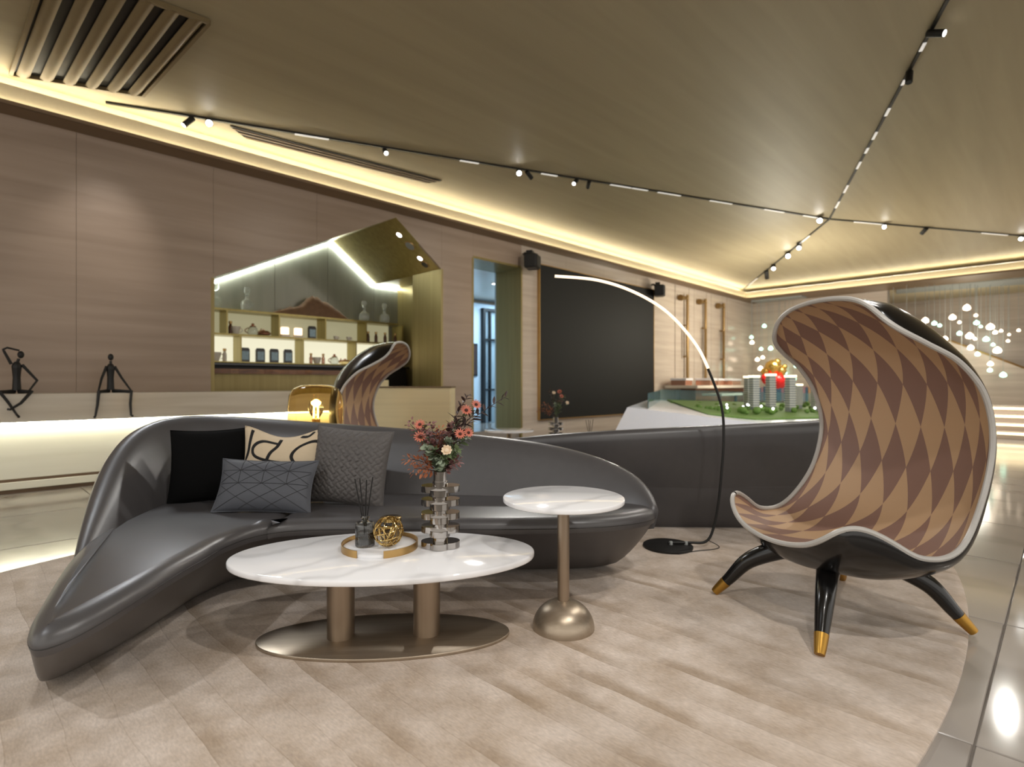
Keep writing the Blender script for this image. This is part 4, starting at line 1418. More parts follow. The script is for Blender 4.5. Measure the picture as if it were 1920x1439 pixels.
make_pillow('scatter_cushion', 'grey woven-texture cushion at the right of the cushion group', 'cushion_weave', 0.46, 0.44, 0.15, (-0.945, 3.15, SEAT), 0.2, -0.08, -0.12, relief=weave, n=110)
t, P = make_pillow('scatter_cushion', 'small slate lumbar cushion with stitched triangles in front', 'cushion_slate', 0.52, 0.29, 0.13, (-1.325, 2.955, SEAT), 0.42, -0.03, 0.04)
lines = []
for k in range(-2, 3):
    lines.append([(k * 0.5 - 1.0, 1.0), (k * 0.5 + 1.0, -1.0)])
    lines.append([(k * 0.5 + 1.0, 1.0), (k * 0.5 - 1.0, -1.0)])
for k in (-0.5, 0, 0.5):
    lines.append([(k, 1.0), (k, -0.02)])
lines.append([(-1, 0.0), (1, 0.0)])
lines.append([(-1, 0.5), (1, 0.5)])
for (a, b_) in lines:
    pts = []
    for k in range(41):
        f = k / 40
        s_, tt = lerp(a[0], b_[0], f), lerp(a[1], b_[1], f)
        if abs(s_) <= 0.99 and abs(tt) <= 0.99:
            pts.append(P(s_, tt, 1, 0.0003))
    if len(pts) > 2:
        MB().tube(pts, 0.0016, 4).build('stitch_line', 'thread_dark', t)


# ================================================================== TABLES
def ellipse_slab(mb, a, b_, z0, z1, bev, seg=96):
    rings = []
    for d, z in ((bev, z0), (bev * 0.3, z0 + bev * 0.3), (0, z0 + bev), (0, z1 - bev), (bev * 0.3, z1 - bev * 0.3), (bev, z1)):
        rings.append([((a - d) * math.cos(2 * PI * k / seg), (b_ - d) * math.sin(2 * PI * k / seg), z) for k in range(seg)])
    mb.loft(rings, True, True, True)
    return mb


CTZ = 0.38


def coffee_table(label, c, rot):
    t = thing('coffee_table', label, 'table', (c[0], c[1], RZ), rot, 'oval marble coffee tables')
    ellipse_slab(MB(), 0.638, 0.338, CTZ - RZ - 0.026, CTZ - RZ, 0.007).build('table_top', 'marble_white', t, angle=50)
    ellipse_slab(MB(), 0.53, 0.215, 0.0, 0.014, 0.003).build('base_plate', 'bronze_brushed', t, angle=50)
    for x in (-0.185, 0.175):
        MB().lathe([(0.057, 0.014), (0.057, CTZ - RZ - 0.026)], 40, (x, 0, 0)).build('leg', 'bronze_tube', t)
    return t


CT = (-0.540, 2.385)
CTROT = 0.085
coffee_table('white marble oval coffee table on two bronze columns in front', CT, CTROT)
coffee_table('second marble oval coffee table behind the rear sofa', (0.74, 6.38), CTROT + PI)


def side_table(label, c):
    t = thing('side_table', label, 'table', (c[0], c[1], RZ), 0, 'round marble side tables')
    ellipse_slab(MB(), 0.268, 0.268, 0.560, 0.580, 0.004, 80).build('table_top', 'marble_white', t, angle=50)
    MB().lathe([(0.0265, 0.10), (0.0265, 0.56)], 32).build('stem', 'bronze_tube', t)
    prof = [(0.137, 0.0)] + [(0.137 * math.cos(PI / 2 * k / 14), 0.125 * math.sin(PI / 2 * k / 14)) for k in range(15)]
    MB().lathe(prof, 48).build('dome_base', 'bronze_brushed', t, angle=60)
    return t


side_table('round marble side table on a bronze dome base in front', (0.228, 2.485))
side_table('round white side table seen over the sofa backs', (-0.03, 6.10))

# tray and what stands on it


def tray(label, c, zt_, rot=0.0):
    t = thing('round_tray', label, 'tray', (c[0], c[1], zt_), rot, 'marble trays with brass rims')
    MB().lathe([(0.156, 0.0), (0.158, 0.004), (0.158, 0.012), (0.155, 0.014)], 64).build('disc', 'marble_white', t)
    rm_ = MB()
    a0, a1 = math.radians(-72), math.radians(248)      # gap at the front
    rings = []
    for k in range(81):
        a = lerp(a0, a1, k / 80)
        r = []
        for rr, z in ((0.160, 0.0), (0.164, 0.0), (0.164, 0.030), (0.160, 0.030)):
            r.append((rr * math.cos(a), rr * math.sin(a), z))
        rings.append(r)
    rm_.loft(rings, True, True, True)
    rm_.build('rim', 'brass_gold', t)
    return t


def diffuser(label, c, zt_, rot=0.0):
    t = thing('reed_diffuser', label, 'diffuser', (c[0], c[1], zt_), rot, 'reed diffusers')
    rings = []
    seg = 96
    for r0, z, rib in ((0.036, 0.0, 0), (0.040, 0.004, 1), (0.040, 0.095, 1), (0.037, 0.103, 0), (0.016, 0.106, 0), (0.014, 0.112, 0), (0.014, 0.120, 0), (0.019, 0.123, 0), (0.019, 0.129, 0), (0.011, 0.130, 0),
                       (0.010, 0.11, 0), (0.034, 0.099, 0), (0.036, 0.09, 0), (0.036, 0.012, 0), (0.001, 0.010, 0)):
        rings.append([((r0 + rib * 0.0011 * math.cos(k * 2 * PI / seg * 32)) * math.cos(2 * PI * k / seg), (r0 + rib * 0.0011 * math.cos(k * 2 * PI / seg * 32)) * math.sin(2 * PI * k / seg), z) for k in range(seg)])
    MB().loft(rings, True, True, True).build('bottle', 'glass_clear', t, angle=70)
    MB().lathe([(0.0355, 0.0125), (0.0355, 0.062)], 40).build('liquid', 'liquid_dark', t)
    for tx, ty, h in ((-0.045, 0.005, 0.29), (-0.02, -0.01, 0.295), (0.004, 0.012, 0.285), (0.035, -0.004, 0.30)):
        MB().tube([(-tx * 0.12, -ty * 0.1, 0.03), (tx, ty, h)], 0.0028, 6).build('reed', 'stick_black', t)
    return t


def wire_ball(label, c, r):
    t = thing('wire_ball', label, 'ornament', c, 0)
    rnd = random.Random(5)
    for k in range(15):
        n = Vector((rnd.gauss(0, 1), rnd.gauss(0, 1), rnd.gauss(0, 1))).normalized()
        a = n.orthogonal().normalized()
        b_ = n.cross(a)
        off = rnd.uniform(-0.35, 0.35) * r
        rr = math.sqrt(r * r - off * off) * (1 - 0.01 * (k % 3))
        pts = [n * off + rr * (math.cos(2 * PI * j / 40) * a + math.sin(2 * PI * j / 40) * b_) for j in range(41)]
        MB().tube(pts, 0.0022, 6, False).build('wire_hoop', 'brass_polish', t)
    return t


TR = (-0.578, 2.455)
tray('white marble tray with open brass rim on the front coffee table', TR, CTZ + 0.0005)
TZ = CTZ + 0.0148
diffuser('ribbed glass reed diffuser with dark oil and four black reeds on the front tray', (TR[0] - 0.060, TR[1] - 0.025), TZ)
wire_ball('gold wire ball ornament on the front tray', (TR[0] + 0.044, TR[1] - 0.035, TZ + 0.0665), 0.064)
t = thing('candle_jar', 'smoked glass candle jar with brass lid behind the wire ball', 'candle', (TR[0] + 0.03, TR[1] + 0.078, TZ))
MB().lathe([(0.044, 0), (0.047, 0.004), (0.047, 0.085), (0.043, 0.086), (0.043, 0.008), (0.002, 0.006)], 40).build('jar', 'glass_smoke', t)
MB().lathe([(0.042, 0.009), (0.042, 0.05)], 32).build('wax', 'petal_cream', t)
MB().lathe([(0.048, 0.0865), (0.048, 0.100), (0.045, 0.102)], 40).build('lid', 'brass_polish', t)


def vase(label, c, z, rot=0.0):
    t = thing('disc_vase', label, 'vase', (c[0], c[1], z), rot, 'mirrored disc vases')
    for lv in range(5):
        zb = lv * 0.0585
        for dx, dy, dz, r in ((-0.036, 0.012, 0.010, 0.049), (0.036, 0.012, 0.010, 0.049), (0.0, -0.014, -0.004, 0.045)):
            if lv == 0:
                dz = 0.0
            MB().lathe([(r - 0.001, zb + dz), (r, zb + dz + 0.001), (r, zb + dz + 0.027), (r - 0.001, zb + dz + 0.028)], 48, (dx, dy, 0.0003 * (1 if dx < 0 else 2 if dx > 0 else 0))).build('disc', 'smoked_mirror', t)
        MB().lathe([(0.033, zb + 0.022), (0.033, zb + 0.0585)], 32).build('neck_ring', 'smoked_mirror', t)
    MB().lathe([(0.030, 0.285), (0.030, 0.335), (0.027, 0.335), (0.027, 0.275)], 32).build('mouth', 'smoked_mirror', t)
    return t


VP1 = (-0.315, 2.455)
vase('mirrored vase of stacked discs on the front coffee table', VP1, CTZ + 0.0005)

# ------------------------------------------------------------------ flowers


def leaf_mesh(name, mat, l, w, pointed=True, cup=0.15):
    vs, fs = [], []
    n = 5
    for i in range(n + 1):
        f = i / n
        ww = w * (math.sin(PI * min(1, f * 0.94 + 0.03)) ** (0.9 if pointed else 0.55)) * (1 - 0.25 * f if pointed else 1)
        zc = -0.25 * l * f * f * 0.4
        for j, s_ in enumerate((-1, 0, 1)):
            vs.append((s_ * ww / 2, f * l, zc + abs(s_) * ww * cup))
    for i in range(n):
        for j in range(2):
            a = i * 3 + j
            fs.append((a, a + 1, a + 4, a + 3))
    m_ = MB()
    m_.add(vs, fs)
    return m_.mesh(name, mat, True, 80)


LEAF = {'dark': leaf_mesh('leaf', 'leaf_dark', 0.058, 0.024), 'euc': leaf_mesh('leaf', 'leaf_sage', 0.040, 0.038, False), 'green': leaf_mesh('leaf', 'leaf_green', 0.048, 0.030),
        'rust': leaf_mesh('leaf', 'blossom_rust', 0.030, 0.013), 'mauve': leaf_mesh('leaf', 'blossom_mauve', 0.025, 0.020, False)}


def petals_mesh(mat, n, r, w, lift=0.25):
    m_ = MB()
    for k in range(n):
        a = 2 * PI * k / n
        for_ = Vector((math.cos(a), math.sin(a), 0))
        sd = Vector((-math.sin(a), math.cos(a), 0))
        p0 = for_ * r * 0.15
        p1 = for_ * r * 0.6 + Vector((0, 0, r * lift * 0.8))
        p2 = for_ * r + Vector((0, 0, r * lift * (1 + 0.3 * (k % 2))))
        m_.add([p0 - sd * w * 0.25, p0 + sd * w * 0.25, p1 + sd * w * 0.5, p1 - sd * w * 0.5, p2 + sd * w * 0.22, p2 - sd * w * 0.22], [(0, 1, 2, 3), (3, 2, 4, 5)])
    return m_.mesh('petals', mat, True, 80)


PET = {'coral': petals_mesh('petal_coral', 13, 0.029, 0.0085), 'cream': petals_mesh('petal_cream', 9, 0.024, 0.018, 0.9)}
EYE = MB().sphere((0, 0, 0.005), 0.0085, 10, 6, 0.7).mesh('flower_eye', 'flower_eye')
CREAM_IN = MB().sphere((0, 0, 0.012), 0.013, 12, 8, 0.9).mesh('rose_heart', 'petal_cream')


def orient(direction, roll=0.0):
    """matrix whose +Y points along direction"""
    q = Vector(direction).normalized().to_track_quat('Y', 'Z')
    return q.to_matrix().to_4x4() @ Matrix.Rotation(roll, 4, 'Y')


def sprig(kind, label, mouth, tip, rnd, group):
    """one cut stem standing in the vase; mouth = world point inside the neck, tip = world tip"""
    cat = {'daisy': 'flower', 'rose': 'flower'}.get(kind, 'sprig')
    nm = {'daisy': 'coral_daisy', 'rose': 'cream_rose', 'dark': 'dark_leaf_branch', 'euc': 'eucalyptus_sprig', 'green': 'green_leaf_sprig', 'rust': 'rust_plume', 'mauve': 'mauve_blossom_sprig'}[kind]
    m0 = Vector(mouth)
    t = thing(nm, label, cat, m0, 0, group)
    e = Vector(tip) - m0
    mid = Vector((e.x * 0.30, e.y * 0.30, e.z * 0.58))
    pts = catmull([Vector((0, 0, -0.10)), Vector((0, 0, 0)), mid, e], 6)
    MB().tube(pts, [0.0022 if i < 12 else 0.0016 for i in range(len(pts))], 5).build('stem', 'stem_green' if kind not in ('dark', 'rust') else 'leaf_dark', t)
    top = pts[6:]
    n = len(top)
    if kind in ('daisy', 'rose'):
        d = (pts[-1] - pts[-3]).normalized()
        d = (d * 0.5 + Vector((rnd.uniform(-0.3, 0.3), -0.9, 0.25))).normalized()
        q = d.to_track_quat('Z', 'Y').to_matrix().to_4x4()
        sc_ = rnd.uniform(0.75, 1.0)
        M_ = Matrix.Translation(e) @ q @ Matrix.Scale(sc_, 4)
        o = link('petals', PET['coral' if kind == 'daisy' else 'cream'], t)
        o.matrix_local = M_
        o2 = link('flower_eye' if kind == 'daisy' else 'rose_heart', EYE if kind == 'daisy' else CREAM_IN, t)
        o2.matrix_local = M_
        cnt, lf, start = 3, 'green', 2
    else:
        cnt, lf, start = {'dark': (22, 'dark', 4), 'euc': (26, 'euc', 2), 'green': (26, 'green', 2), 'rust': (56, 'rust', 4), 'mauve': (56, 'mauve', 3)}[kind]
    for k in range(cnt):
        f = lerp(start / n, 1.0, (k + 0.5) / cnt)
        i = min(n - 2, int(f * (n - 1)))
        p = top[i].lerp(top[i + 1], f * (n - 1) - i)
        ax = (top[i + 1] - top[i]).normalized()
        a = k * 2.4 + rnd.uniform(-0.4, 0.4)
        s1 = ax.orthogonal().normalized()
        s2 = ax.cross(s1)
        d = (s1 * math.cos(a) + s2 * math.sin(a)) * 0.9 + ax * rnd.uniform(0.3, 0.9)
        sc_ = rnd.uniform(0.75, 1.15) * (1.0 - 0.35 * (k / cnt) if kind != 'daisy' else 0.8)
        jit = Vector((0, 0, 0))
        if kind in ('rust', 'mauve'):
            jit = d.normalized() * rnd.uniform(0, 0.028)
        o = link('leaf', LEAF[lf], t)
        o.matrix_local = Matrix.Translation(p + jit) @ orient(d, rnd.uniform(-0.6, 0.6)) @ Matrix.Scale(sc_, 4)
    return t


def bouquet(c, zmouth, spec, group, seed):
    rnd = random.Random(seed)
    for kind, dx, dy, dz, label in spec:
        m0 = (c[0] + max(-0.017, min(0.017, dx * 0.15)) + rnd.uniform(-0.004, 0.004), c[1] + max(-0.017, min(0.017, dy * 0.2)) + rnd.uniform(-0.004, 0.004), zmouth)
        sprig(kind, label, m0, (c[0] + dx, c[1] + dy, zmouth + dz), rnd, group)


ZM = CTZ + 0.325
front_spec = [
    ('daisy', -0.085, -0.02, 0.215, 'coral daisy highest on the left of the front bouquet'),
    ('daisy', -0.080, -0.05, 0.165, 'coral daisy below the highest left one in the front bouquet'),
    ('daisy', 0.090, -0.03, 0.175, 'coral daisy left of the right-hand pair in the front bouquet'),
    ('daisy', 0.125, -0.02, 0.180, 'coral daisy right of the right-hand pair in the front bouquet'),
    ('daisy', 0.112, 0.02, 0.275, 'coral daisy high among the dark leaves in the front bouquet'),
    ('daisy', 0.155, 0.03, 0.300, 'coral daisy topmost by the dark branch in the front bouquet'),
    ('rose', 0.040, -0.07, 0.105, 'cream rose low in the middle of the front bouquet'),
    ('dark', 0.120, 0.03, 0.345, 'upright dark leaf branch, tallest in the front bouquet'),
    ('dark', 0.290, 0.05, 0.340, 'dark leaf branch reaching far right from the front bouquet'),
    ('dark', 0.075, 0.05, 0.235, 'short dark leaf branch amid the front bouquet'),
    ('euc', -0.055, -0.06, 0.120, 'sage eucalyptus sprig left in the front bouquet'),
    ('euc', 0.010, -0.085, 0.070, 'sage eucalyptus sprig hanging over the front vase rim'),
    ('euc', 0.045, -0.04, 0.150, 'sage eucalyptus sprig in the middle of the front bouquet'),
    ('green', 0.085, -0.06, 0.110, 'green leafy sprig right of the cream rose'),
    ('green', -0.020, -0.05, 0.110, 'green leafy sprig left of the cream rose'),
    ('green', -0.105, 0.03, 0.180, 'green leafy sprig at the back left of the front bouquet'),
    ('rust', -0.130, -0.05, 0.075, 'rust plume drooping to the left of the front bouquet'),
    ('rust', -0.100, -0.08, 0.035, 'lowest rust plume by the front vase neck'),
    ('rust', -0.070, -0.03, 0.125, 'rust plume upright at the left of the front bouquet'),
    ('mauve', -0.040, -0.01, 0.215, 'mauve blossom sprig in the upper middle of the front bouquet'),
    ('mauve', -0.135, 0.02, 0.215, 'airy mauve sprig at the far left of the front bouquet'),
    ('mauve', 0.020, -0.02, 0.175, 'mauve blossom sprig behind the cream rose'),
    ('euc', -0.085, -0.03, 0.165, 'sage eucalyptus sprig under the left daisies'),
    ('green', 0.030, -0.075, 0.090, 'green leafy sprig in front of the vase mouth'),
    ('green', 0.110, 0.01, 0.150, 'green leafy sprig under the right-hand daisies'),
    ('mauve', -0.065, -0.05, 0.185, 'mauve blossom sprig between the left daisies'),
    ('mauve', 0.060, 0.0, 0.205, 'mauve blossom sprig under the dark branch'),
    ('rust', 0.000, -0.04, 0.185, 'rust plume in the middle of the front bouquet'),
    ('dark', 0.150, 0.04, 0.265, 'dark leaf branch between the two high daisies'),
    ('mauve', 0.085, -0.05, 0.060, 'low mauve blossom sprig at the right of the front vase rim')]
bouquet(VP1, ZM, front_spec, 'cut stems in the front vase', 21)

# the second set on the rear coffee table
VP2 = (0.50, 6.40)
vase('mirrored disc vase on the rear coffee table, seen over the sofa', VP2, CTZ + 0.0005)
tray('marble tray with brass rim on the rear coffee table', (0.90, 6.34), CTZ + 0.0005, PI)
diffuser('reed diffuser on the rear tray, only its reeds showing', (0.88, 6.32), TZ)
back_spec = [
    ('daisy', 0.04, -0.04, 0.30, 'coral daisy high in the rear bouquet'),
    ('daisy', 0.06, -0.05, 0.25, 'coral daisy below the high one in the rear bouquet'),
    ('rose', -0.03, -0.05, 0.28, 'small cream rose upper left in the rear bouquet'),
    ('rose', 0.12, -0.06, 0.17, 'large cream rose at the right of the rear bouquet'),
    ('dark', -0.07, 0.02, 0.31, 'dark leaf branch upright in the rear bouquet'),
    ('green', 0.03, -0.06, 0.15, 'green sprig low in the rear bouquet'),
    ('green', 0.10, 0.0, 0.25, 'green sprig at the right of the rear bouquet'),
    ('euc', -0.01, -0.07, 0.17, 'sage sprig in the middle of the rear bouquet'),
    ('rust', -0.20, -0.02, 0.10, 'rust plume reaching left from the rear bouquet'),
    ('rust', -0.14, -0.03, 0.16, 'second rust plume left in the rear bouquet'),
    ('mauve', 0.05, -0.02, 0.21, 'mauve blossom sprig in the rear bouquet')]
bouquet(VP2, ZM, back_spec, 'cut stems in the rear vase', 22)


# ================================================================== PATTERNED SHELL CHAIRS
RIM = [(0.292, 0.36, 0.563), (0.174, 0.417, 0.5), (0.024, 0.462, 0.414), (-0.146, 0.476, 0.44), (-0.295, 0.453, 0.622), (-0.36, 0.448, 0.854), (-0.315, 0.450, 1.049), (-0.202, 0.436, 1.184), (-0.07, 0.404, 1.262), (0.030, 0.36, 1.325), (0.071, 0.305, 1.381)]
CEN = [(0.356, 0.389), (0.22, 0.350), (0.02, 0.320), (-0.22, 0.330), (-0.42, 0.44), (-0.515, 0.68), (-0.525, 0.93), (-0.47, 1.15), (-0.32, 1.325), (-0.12, 1.44), (0.078, 1.489)]


def shell_chair(name, label, loc, fdir, group):
    t = thing(name, label, 'armchair', (loc[0], loc[1], 0), 0, group)
    f = Vector((fdir[0], fdir[1], 0)).normalized()
    l = Vector((-f.y, f.x, 0))       # lateral; b>0 on this side

    def C(a, b_, z):
        return f * a + l * b_ + Vector((0, 0, z))
    nt_, ns = 8, 40
    rim = catmull([Vector(p) for p in RIM], nt_)
    cen = catmull([Vector((p[0], 0, p[1])) for p in CEN], nt_)
    n = len(rim)

    def pt(i, s):
        th = s * PI / 2
        w = math.cos(th) ** (0.95 + 0.45 * math.sin(PI * min(1.0, i / (n - 1)))) if abs(s) < 1 else 0.0
        R_, Cn = rim[i], cen[i]
        return Vector((lerp(R_.x, Cn.x, w), R_.y * math.sin(th), lerp(R_.z, Cn.z, w)))
    grid = [[pt(i, -1 + 2 * j / ns) for j in range(ns + 1)] for i in range(n)]
    # round the four corners where front edge, sides and hood meet
    idx = [(0, j) for j in range(ns + 1)] + [(i, ns) for i in range(1, n)] + [(n - 1, j) for j in range(ns - 1, -1, -1)] + [(i, 0) for i in range(n - 2, 0, -1)]
    corners = [0, ns, ns + n - 1, 2 * ns + n - 1]
    K = len(idx)
    for it in range(60):
        old = [grid[a][b_].copy() for a, b_ in idx]
        for q in range(K):
            dist = min(min((q - c) % K, (c - q) % K) for c in corners)
            if dist < 12:
                w_ = 0.5 * (1 - dist / 12)
                a, b_ = idx[q]
                grid[a][b_] = old[q].lerp((old[q - 1] + old[(q + 1) % K]) / 2, w_)
    for it in range(20):
        old = [[p.copy() for p in r] for r in grid]
        for i in range(1, n - 1):
            for j in range(1, ns):
                di = min(i, n - 1 - i)
                dj = min(j, ns - j)
                dd = math.hypot(di, dj)
                if dd < 12:
                    avg = (old[i - 1][j] + old[i + 1][j] + old[i][j - 1] + old[i][j + 1]) / 4
                    grid[i][j] = old[i][j].lerp(avg, 0.6 * (1 - dd / 12))
    # inner surface with uv
    vs = [C(*p) for r in grid for p in r]
    fs = []
    uv = []
    # arc length along the centre line for the diamonds
    ln = [0.0]
    for i in range(1, n):
        ln.append(ln[-1] + (cen[i] - cen[i - 1]).length)
    DU, DV = 5.5, 5.2
    for i in range(n - 1):
        for j in range(ns):
            q = [(i, j), (i, j + 1), (i + 1, j + 1), (i + 1, j)]
            fs.append(tuple(a * (ns + 1) + b_ for a, b_ in q))
            for a, b_ in q:
                uv.append((DU * (-1 + 2 * b_ / ns), DV * ln[a] / ln[-1]))
    me = bpy.data.meshes.new('upholstery')
    me.from_pydata([tuple(v) for v in vs], [], fs)
    me.materials.append(MATS['harlequin'])
    ul = me.uv_layers.new(name='UVMap')
    for k, c in enumerate(uv):
        ul.data[k].uv = c
    me.shade_smooth()
    link('upholstery', me, t)
    # outer surface pushed outwards
    out = []
    for i in range(n):
        row = []
        for j in range(ns + 1):
            du = grid[min(i + 1, n - 1)][j] - grid[max(i - 1, 0)][j]
            dv = grid[i][min(j + 1, ns)] - grid[i][max(j - 1, 0)]
            nn = du.cross(dv)
            if nn.length < 1e-9:
                nn = Vector((0, 0, -1))
            nn.normalize()
            row.append((grid[i][j], nn))
        out.append(row)
    # make sure the normals point out (down at the seat centre)
    sgn = -1 if out[n // 4][ns // 2][1].z > 0 else 1
    vo = []
    for i in range(n):
        for j in range(ns + 1):
            p, nn = out[i][j]
            s = -1 + 2 * j / ns
            edge = min(1.0, (1 - abs(s)) * 1.6, i / 8, (n - 1 - i) / 8)
            d = 0.004 + 0.030 * max(0, edge)
            d += 0.045 * max(0, edge) * min(1.0, max(0.0, (0.62 - p.z) / 0.3))
            q = p + nn * sgn * d
            vo.append(C(*q))
    bo = MB()
    bo.add(vo, fs)
    me2 = bpy.data.meshes.new('shell')
    me2.from_pydata([tuple(v) for v in vo], [], [tuple(reversed(q)) for q in fs])
    me2.materials.append(MATS['black_gloss'])
    me2.shade_smooth()
    link('shell', me2, t)
    # piping round the rim
    loop = [grid[0][j] for j in range(ns + 1)] + [grid[i][ns] for i in range(1, n)] + [grid[n - 1][j] for j in range(ns - 1, -1, -1)] + [grid[i][0] for i in range(n - 2, 0, -1)]
    loop = [C(*p) for p in loop]
    m_ = MB()
    k = len(loop)
    rings = []
    for i in range(k):
        a, b_ = loop[(i - 1) % k], loop[(i + 1) % k]
        tg = (b_ - a).normalized()
        up = Vector((0, 0, 1)) if abs(tg.z) < 0.8 else f
        s = tg.cross(up).normalized()
        u2 = s.cross(tg)
        rings.append([tuple(loop[i] + 0.0115 * (math.cos(2 * PI * q / 8) * s + math.sin(2 * PI * q / 8) * u2)) for q in range(8)])
    # keep rings aligned
    al = [rings[0]]
    for r in rings[1:]:
        prev = Vector(al[-1][0])
        best = min(range(8), key=lambda q: (Vector(r[q]) - prev).length)
        r2 = r[best:] + r[:best]
        if (Vector(r2[1]) - Vector(al[-1][1])).length > (Vector(r2[-1]) - Vector(al[-1][1])).length:
            r2 = [r2[0]] + list(reversed(r2[1:]))
        al.append(r2)
    m_.loft(al, True)
    m_.build('piping', 'piping_white', t)
    # legs
    for sa, sb in ((1, 1), (1, -1), (-1, 1), (-1, -1)):
        foot = Vector((sa * 0.40, sb * 0.345, RZ + 0.0105))
        hip = Vector((sa * 0.165, sb * 0.145, 0.290))
        knee = Vector((sa * 0.275, sb * 0.242, 0.212))
        pts = catmull([hip, knee, foot.lerp(knee, 0.42), foot], 6)
        cut = 13
        rad = [lerp(0.050, 0.037, i / 7) if i < 7 else lerp(0.037, 0.0185, (i - 7) / (len(pts) - 8)) for i in range(len(pts))]
        lg = MB()
        lg.tube([C(*p) for p in pts[:cut + 1]], rad[:cut + 1], 14)
        lo_ = lg.build('leg', 'black_gloss', t)
        tp = MB()
        tp.tube([C(*p) for p in pts[cut:]], [r + 0.0012 for r in rad[cut:]], 14)
        tp.build('brass_tip', 'brass_tip', lo_)
    return t


FD = (-0.967, -0.25)
shell_chair('shell_armchair', 'harlequin-patterned hooded shell armchair with brass leg tips in front', (1.516, 2.646), FD, 'hooded shell armchairs')
shell_chair('shell_armchair', 'hooded shell armchair seen from the side behind the sofa', (-1.12, 5.30), (0.98, -0.10), 'hooded shell armchairs')

# ================================================================== ARC FLOOR LAMP
LB = (1.03, 3.70)
t = thing('arc_floor_lamp', 'black arc floor lamp with glowing curved light strip', 'floor lamp', (LB[0], LB[1], 0))
MB().lathe([(0.158, RZ), (0.160, RZ + 0.004), (0.160, RZ + 0.014), (0.156, RZ + 0.017)], 48).build('base_plate', 'black_matte', t)
arc = [(0.0, 0.048), (0.14, 0.048), (0.25, 0.055), (0.30, 0.14), (0.335, 0.32), (0.358, 0.55), (0.369, 0.746), (0.352, 0.957), (0.262, 1.204), (0.168, 1.38), (-0.008, 1.574), (-0.22, 1.704), (-0.466, 1.785), (-0.748, 1.812)]
pts = catmull([(x, 0, z) for x, z in arc], 10)
MB().tube(pts, 0.0085, 10).build('pole', 'black_matte', t)
ledp = [p + Vector((0, -0.010, -0.004)) for p in pts[80:]]
MB().tube(ledp, 0.0095, 10).build('light_strip', 'led_arc', t)
for x in (0.02, 0.12):
    MB().lathe([(0.012, RZ + 0.017), (0.012, 0.052), (0.008, 0.058)], 14, (x, 0, 0)).build('screw', 'tower_grey', t)
cord = catmull([(0.27, 0.012, 0.06), (0.33, -0.01, RZ + 0.012), (0.30, -0.05, RZ + 0.004), (0.15, -0.10, RZ + 0.004), (0.02, -0.165, RZ + 0.004)], 6)
MB().tube(cord, 0.0028, 6).build('cord', 'black_matte', t)

# ================================================================== BEHIND THE SOFA: AMBER LAMP, BRASS COUNTER
AL = (-1.505, 4.30)
t = thing('drum_table', 'low dark round table carrying the amber lamp', 'table', (AL[0], AL[1], 0))
MB().lathe([(0.26, 0.70), (0.265, 0.705), (0.265, 0.722), (0.26, 0.727)], 48).build('table_top', 'black_gloss', t)
MB().lathe([(0.03, 0.03), (0.03, 0.70)], 20).build('stem', 'bronze_tube', t)
MB().lathe([(0.2, RZ), (0.2, RZ + 0.012), (0.05, 0.04)], 40).build('base', 'bronze_brushed', t)
t = thing('amber_lamp', 'amber glass dome table lamp glowing behind the sofa', 'table lamp', (AL[0], AL[1], 0.7275))
prof = [(0.14, 0.0), (0.185, 0.02), (0.203, 0.08), (0.205, 0.20), (0.195, 0.28), (0.165, 0.335), (0.11, 0.36), (0.02, 0.366),
        (0.02, 0.362), (0.108, 0.356), (0.162, 0.331), (0.191, 0.277), (0.201, 0.20), (0.199, 0.08), (0.181, 0.023), (0.138, 0.003)]
MB().lathe(prof, 48, cap=False).build('glass_dome', 'glass_amber', t, angle=70)
MB().lathe([(0.12, 0.0), (0.12, 0.03), (0.05, 0.04), (0.03, 0.06), (0.03, 0.10)], 32).build('socket', 'brass_gold', t)
MB().lathe([(0.02, 0.10), (0.05, 0.15), (0.06, 0.19), (0.045, 0.235), (0.01, 0.25)], 24).build('bulb', 'glass_clear', t)
fl2 = MB()
fl2.tube([(-0.012, 0, 0.11), (-0.01, 0, 0.2), (0, 0, 0.22), (0.01, 0, 0.2), (0.012, 0, 0.11)], 0.005, 6)
fl2.build('filament', 'filament', t)
pl_ = bpy.data.lights.new('lamp_bulb', 'POINT')
pl_.energy = 5
pl_.color = (1.0, 0.6, 0.22)
pl_.shadow_soft_size = 0.03
po = bpy.data.objects.new('lamp_bulb', pl_)
po.location = (AL[0], AL[1] - 0.0, 0.95)
COL.objects.link(po)

t = thing('brass_counter', 'champagne brass box counter between the rear armchair and the doorway', 'counter', (-1.17, 6.75, 0), 0.0)
MB().rbox(-0.46, 0.46, -0.25, 0.25, 0.06, 1.05, 0.006).build('body', 'champagne_panel', t, smooth=False)
MB().rbox(-0.455, 0.455, -0.262, -0.251, 0.10, 1.035, 0.003).build('front_panel', 'champagne_panel', t, smooth=False)
MB().box(-0.42, 0.42, -0.21, 0.21, 0.0, 0.06).build('plinth', 'black_matte', t, smooth=False)
MB().rbox(-0.47, 0.47, -0.265, 0.26, 1.051, 1.065, 0.003).build('top', 'bronze_trim', t, smooth=False)

# ================================================================== SALES MODEL TABLE
KM = 1.12


def far_pt(x, y, z):
    return Vector((x * KM, y * KM, max(0.0, CAMH - (CAMH - z) * KM) if z > 0 else 0.0))


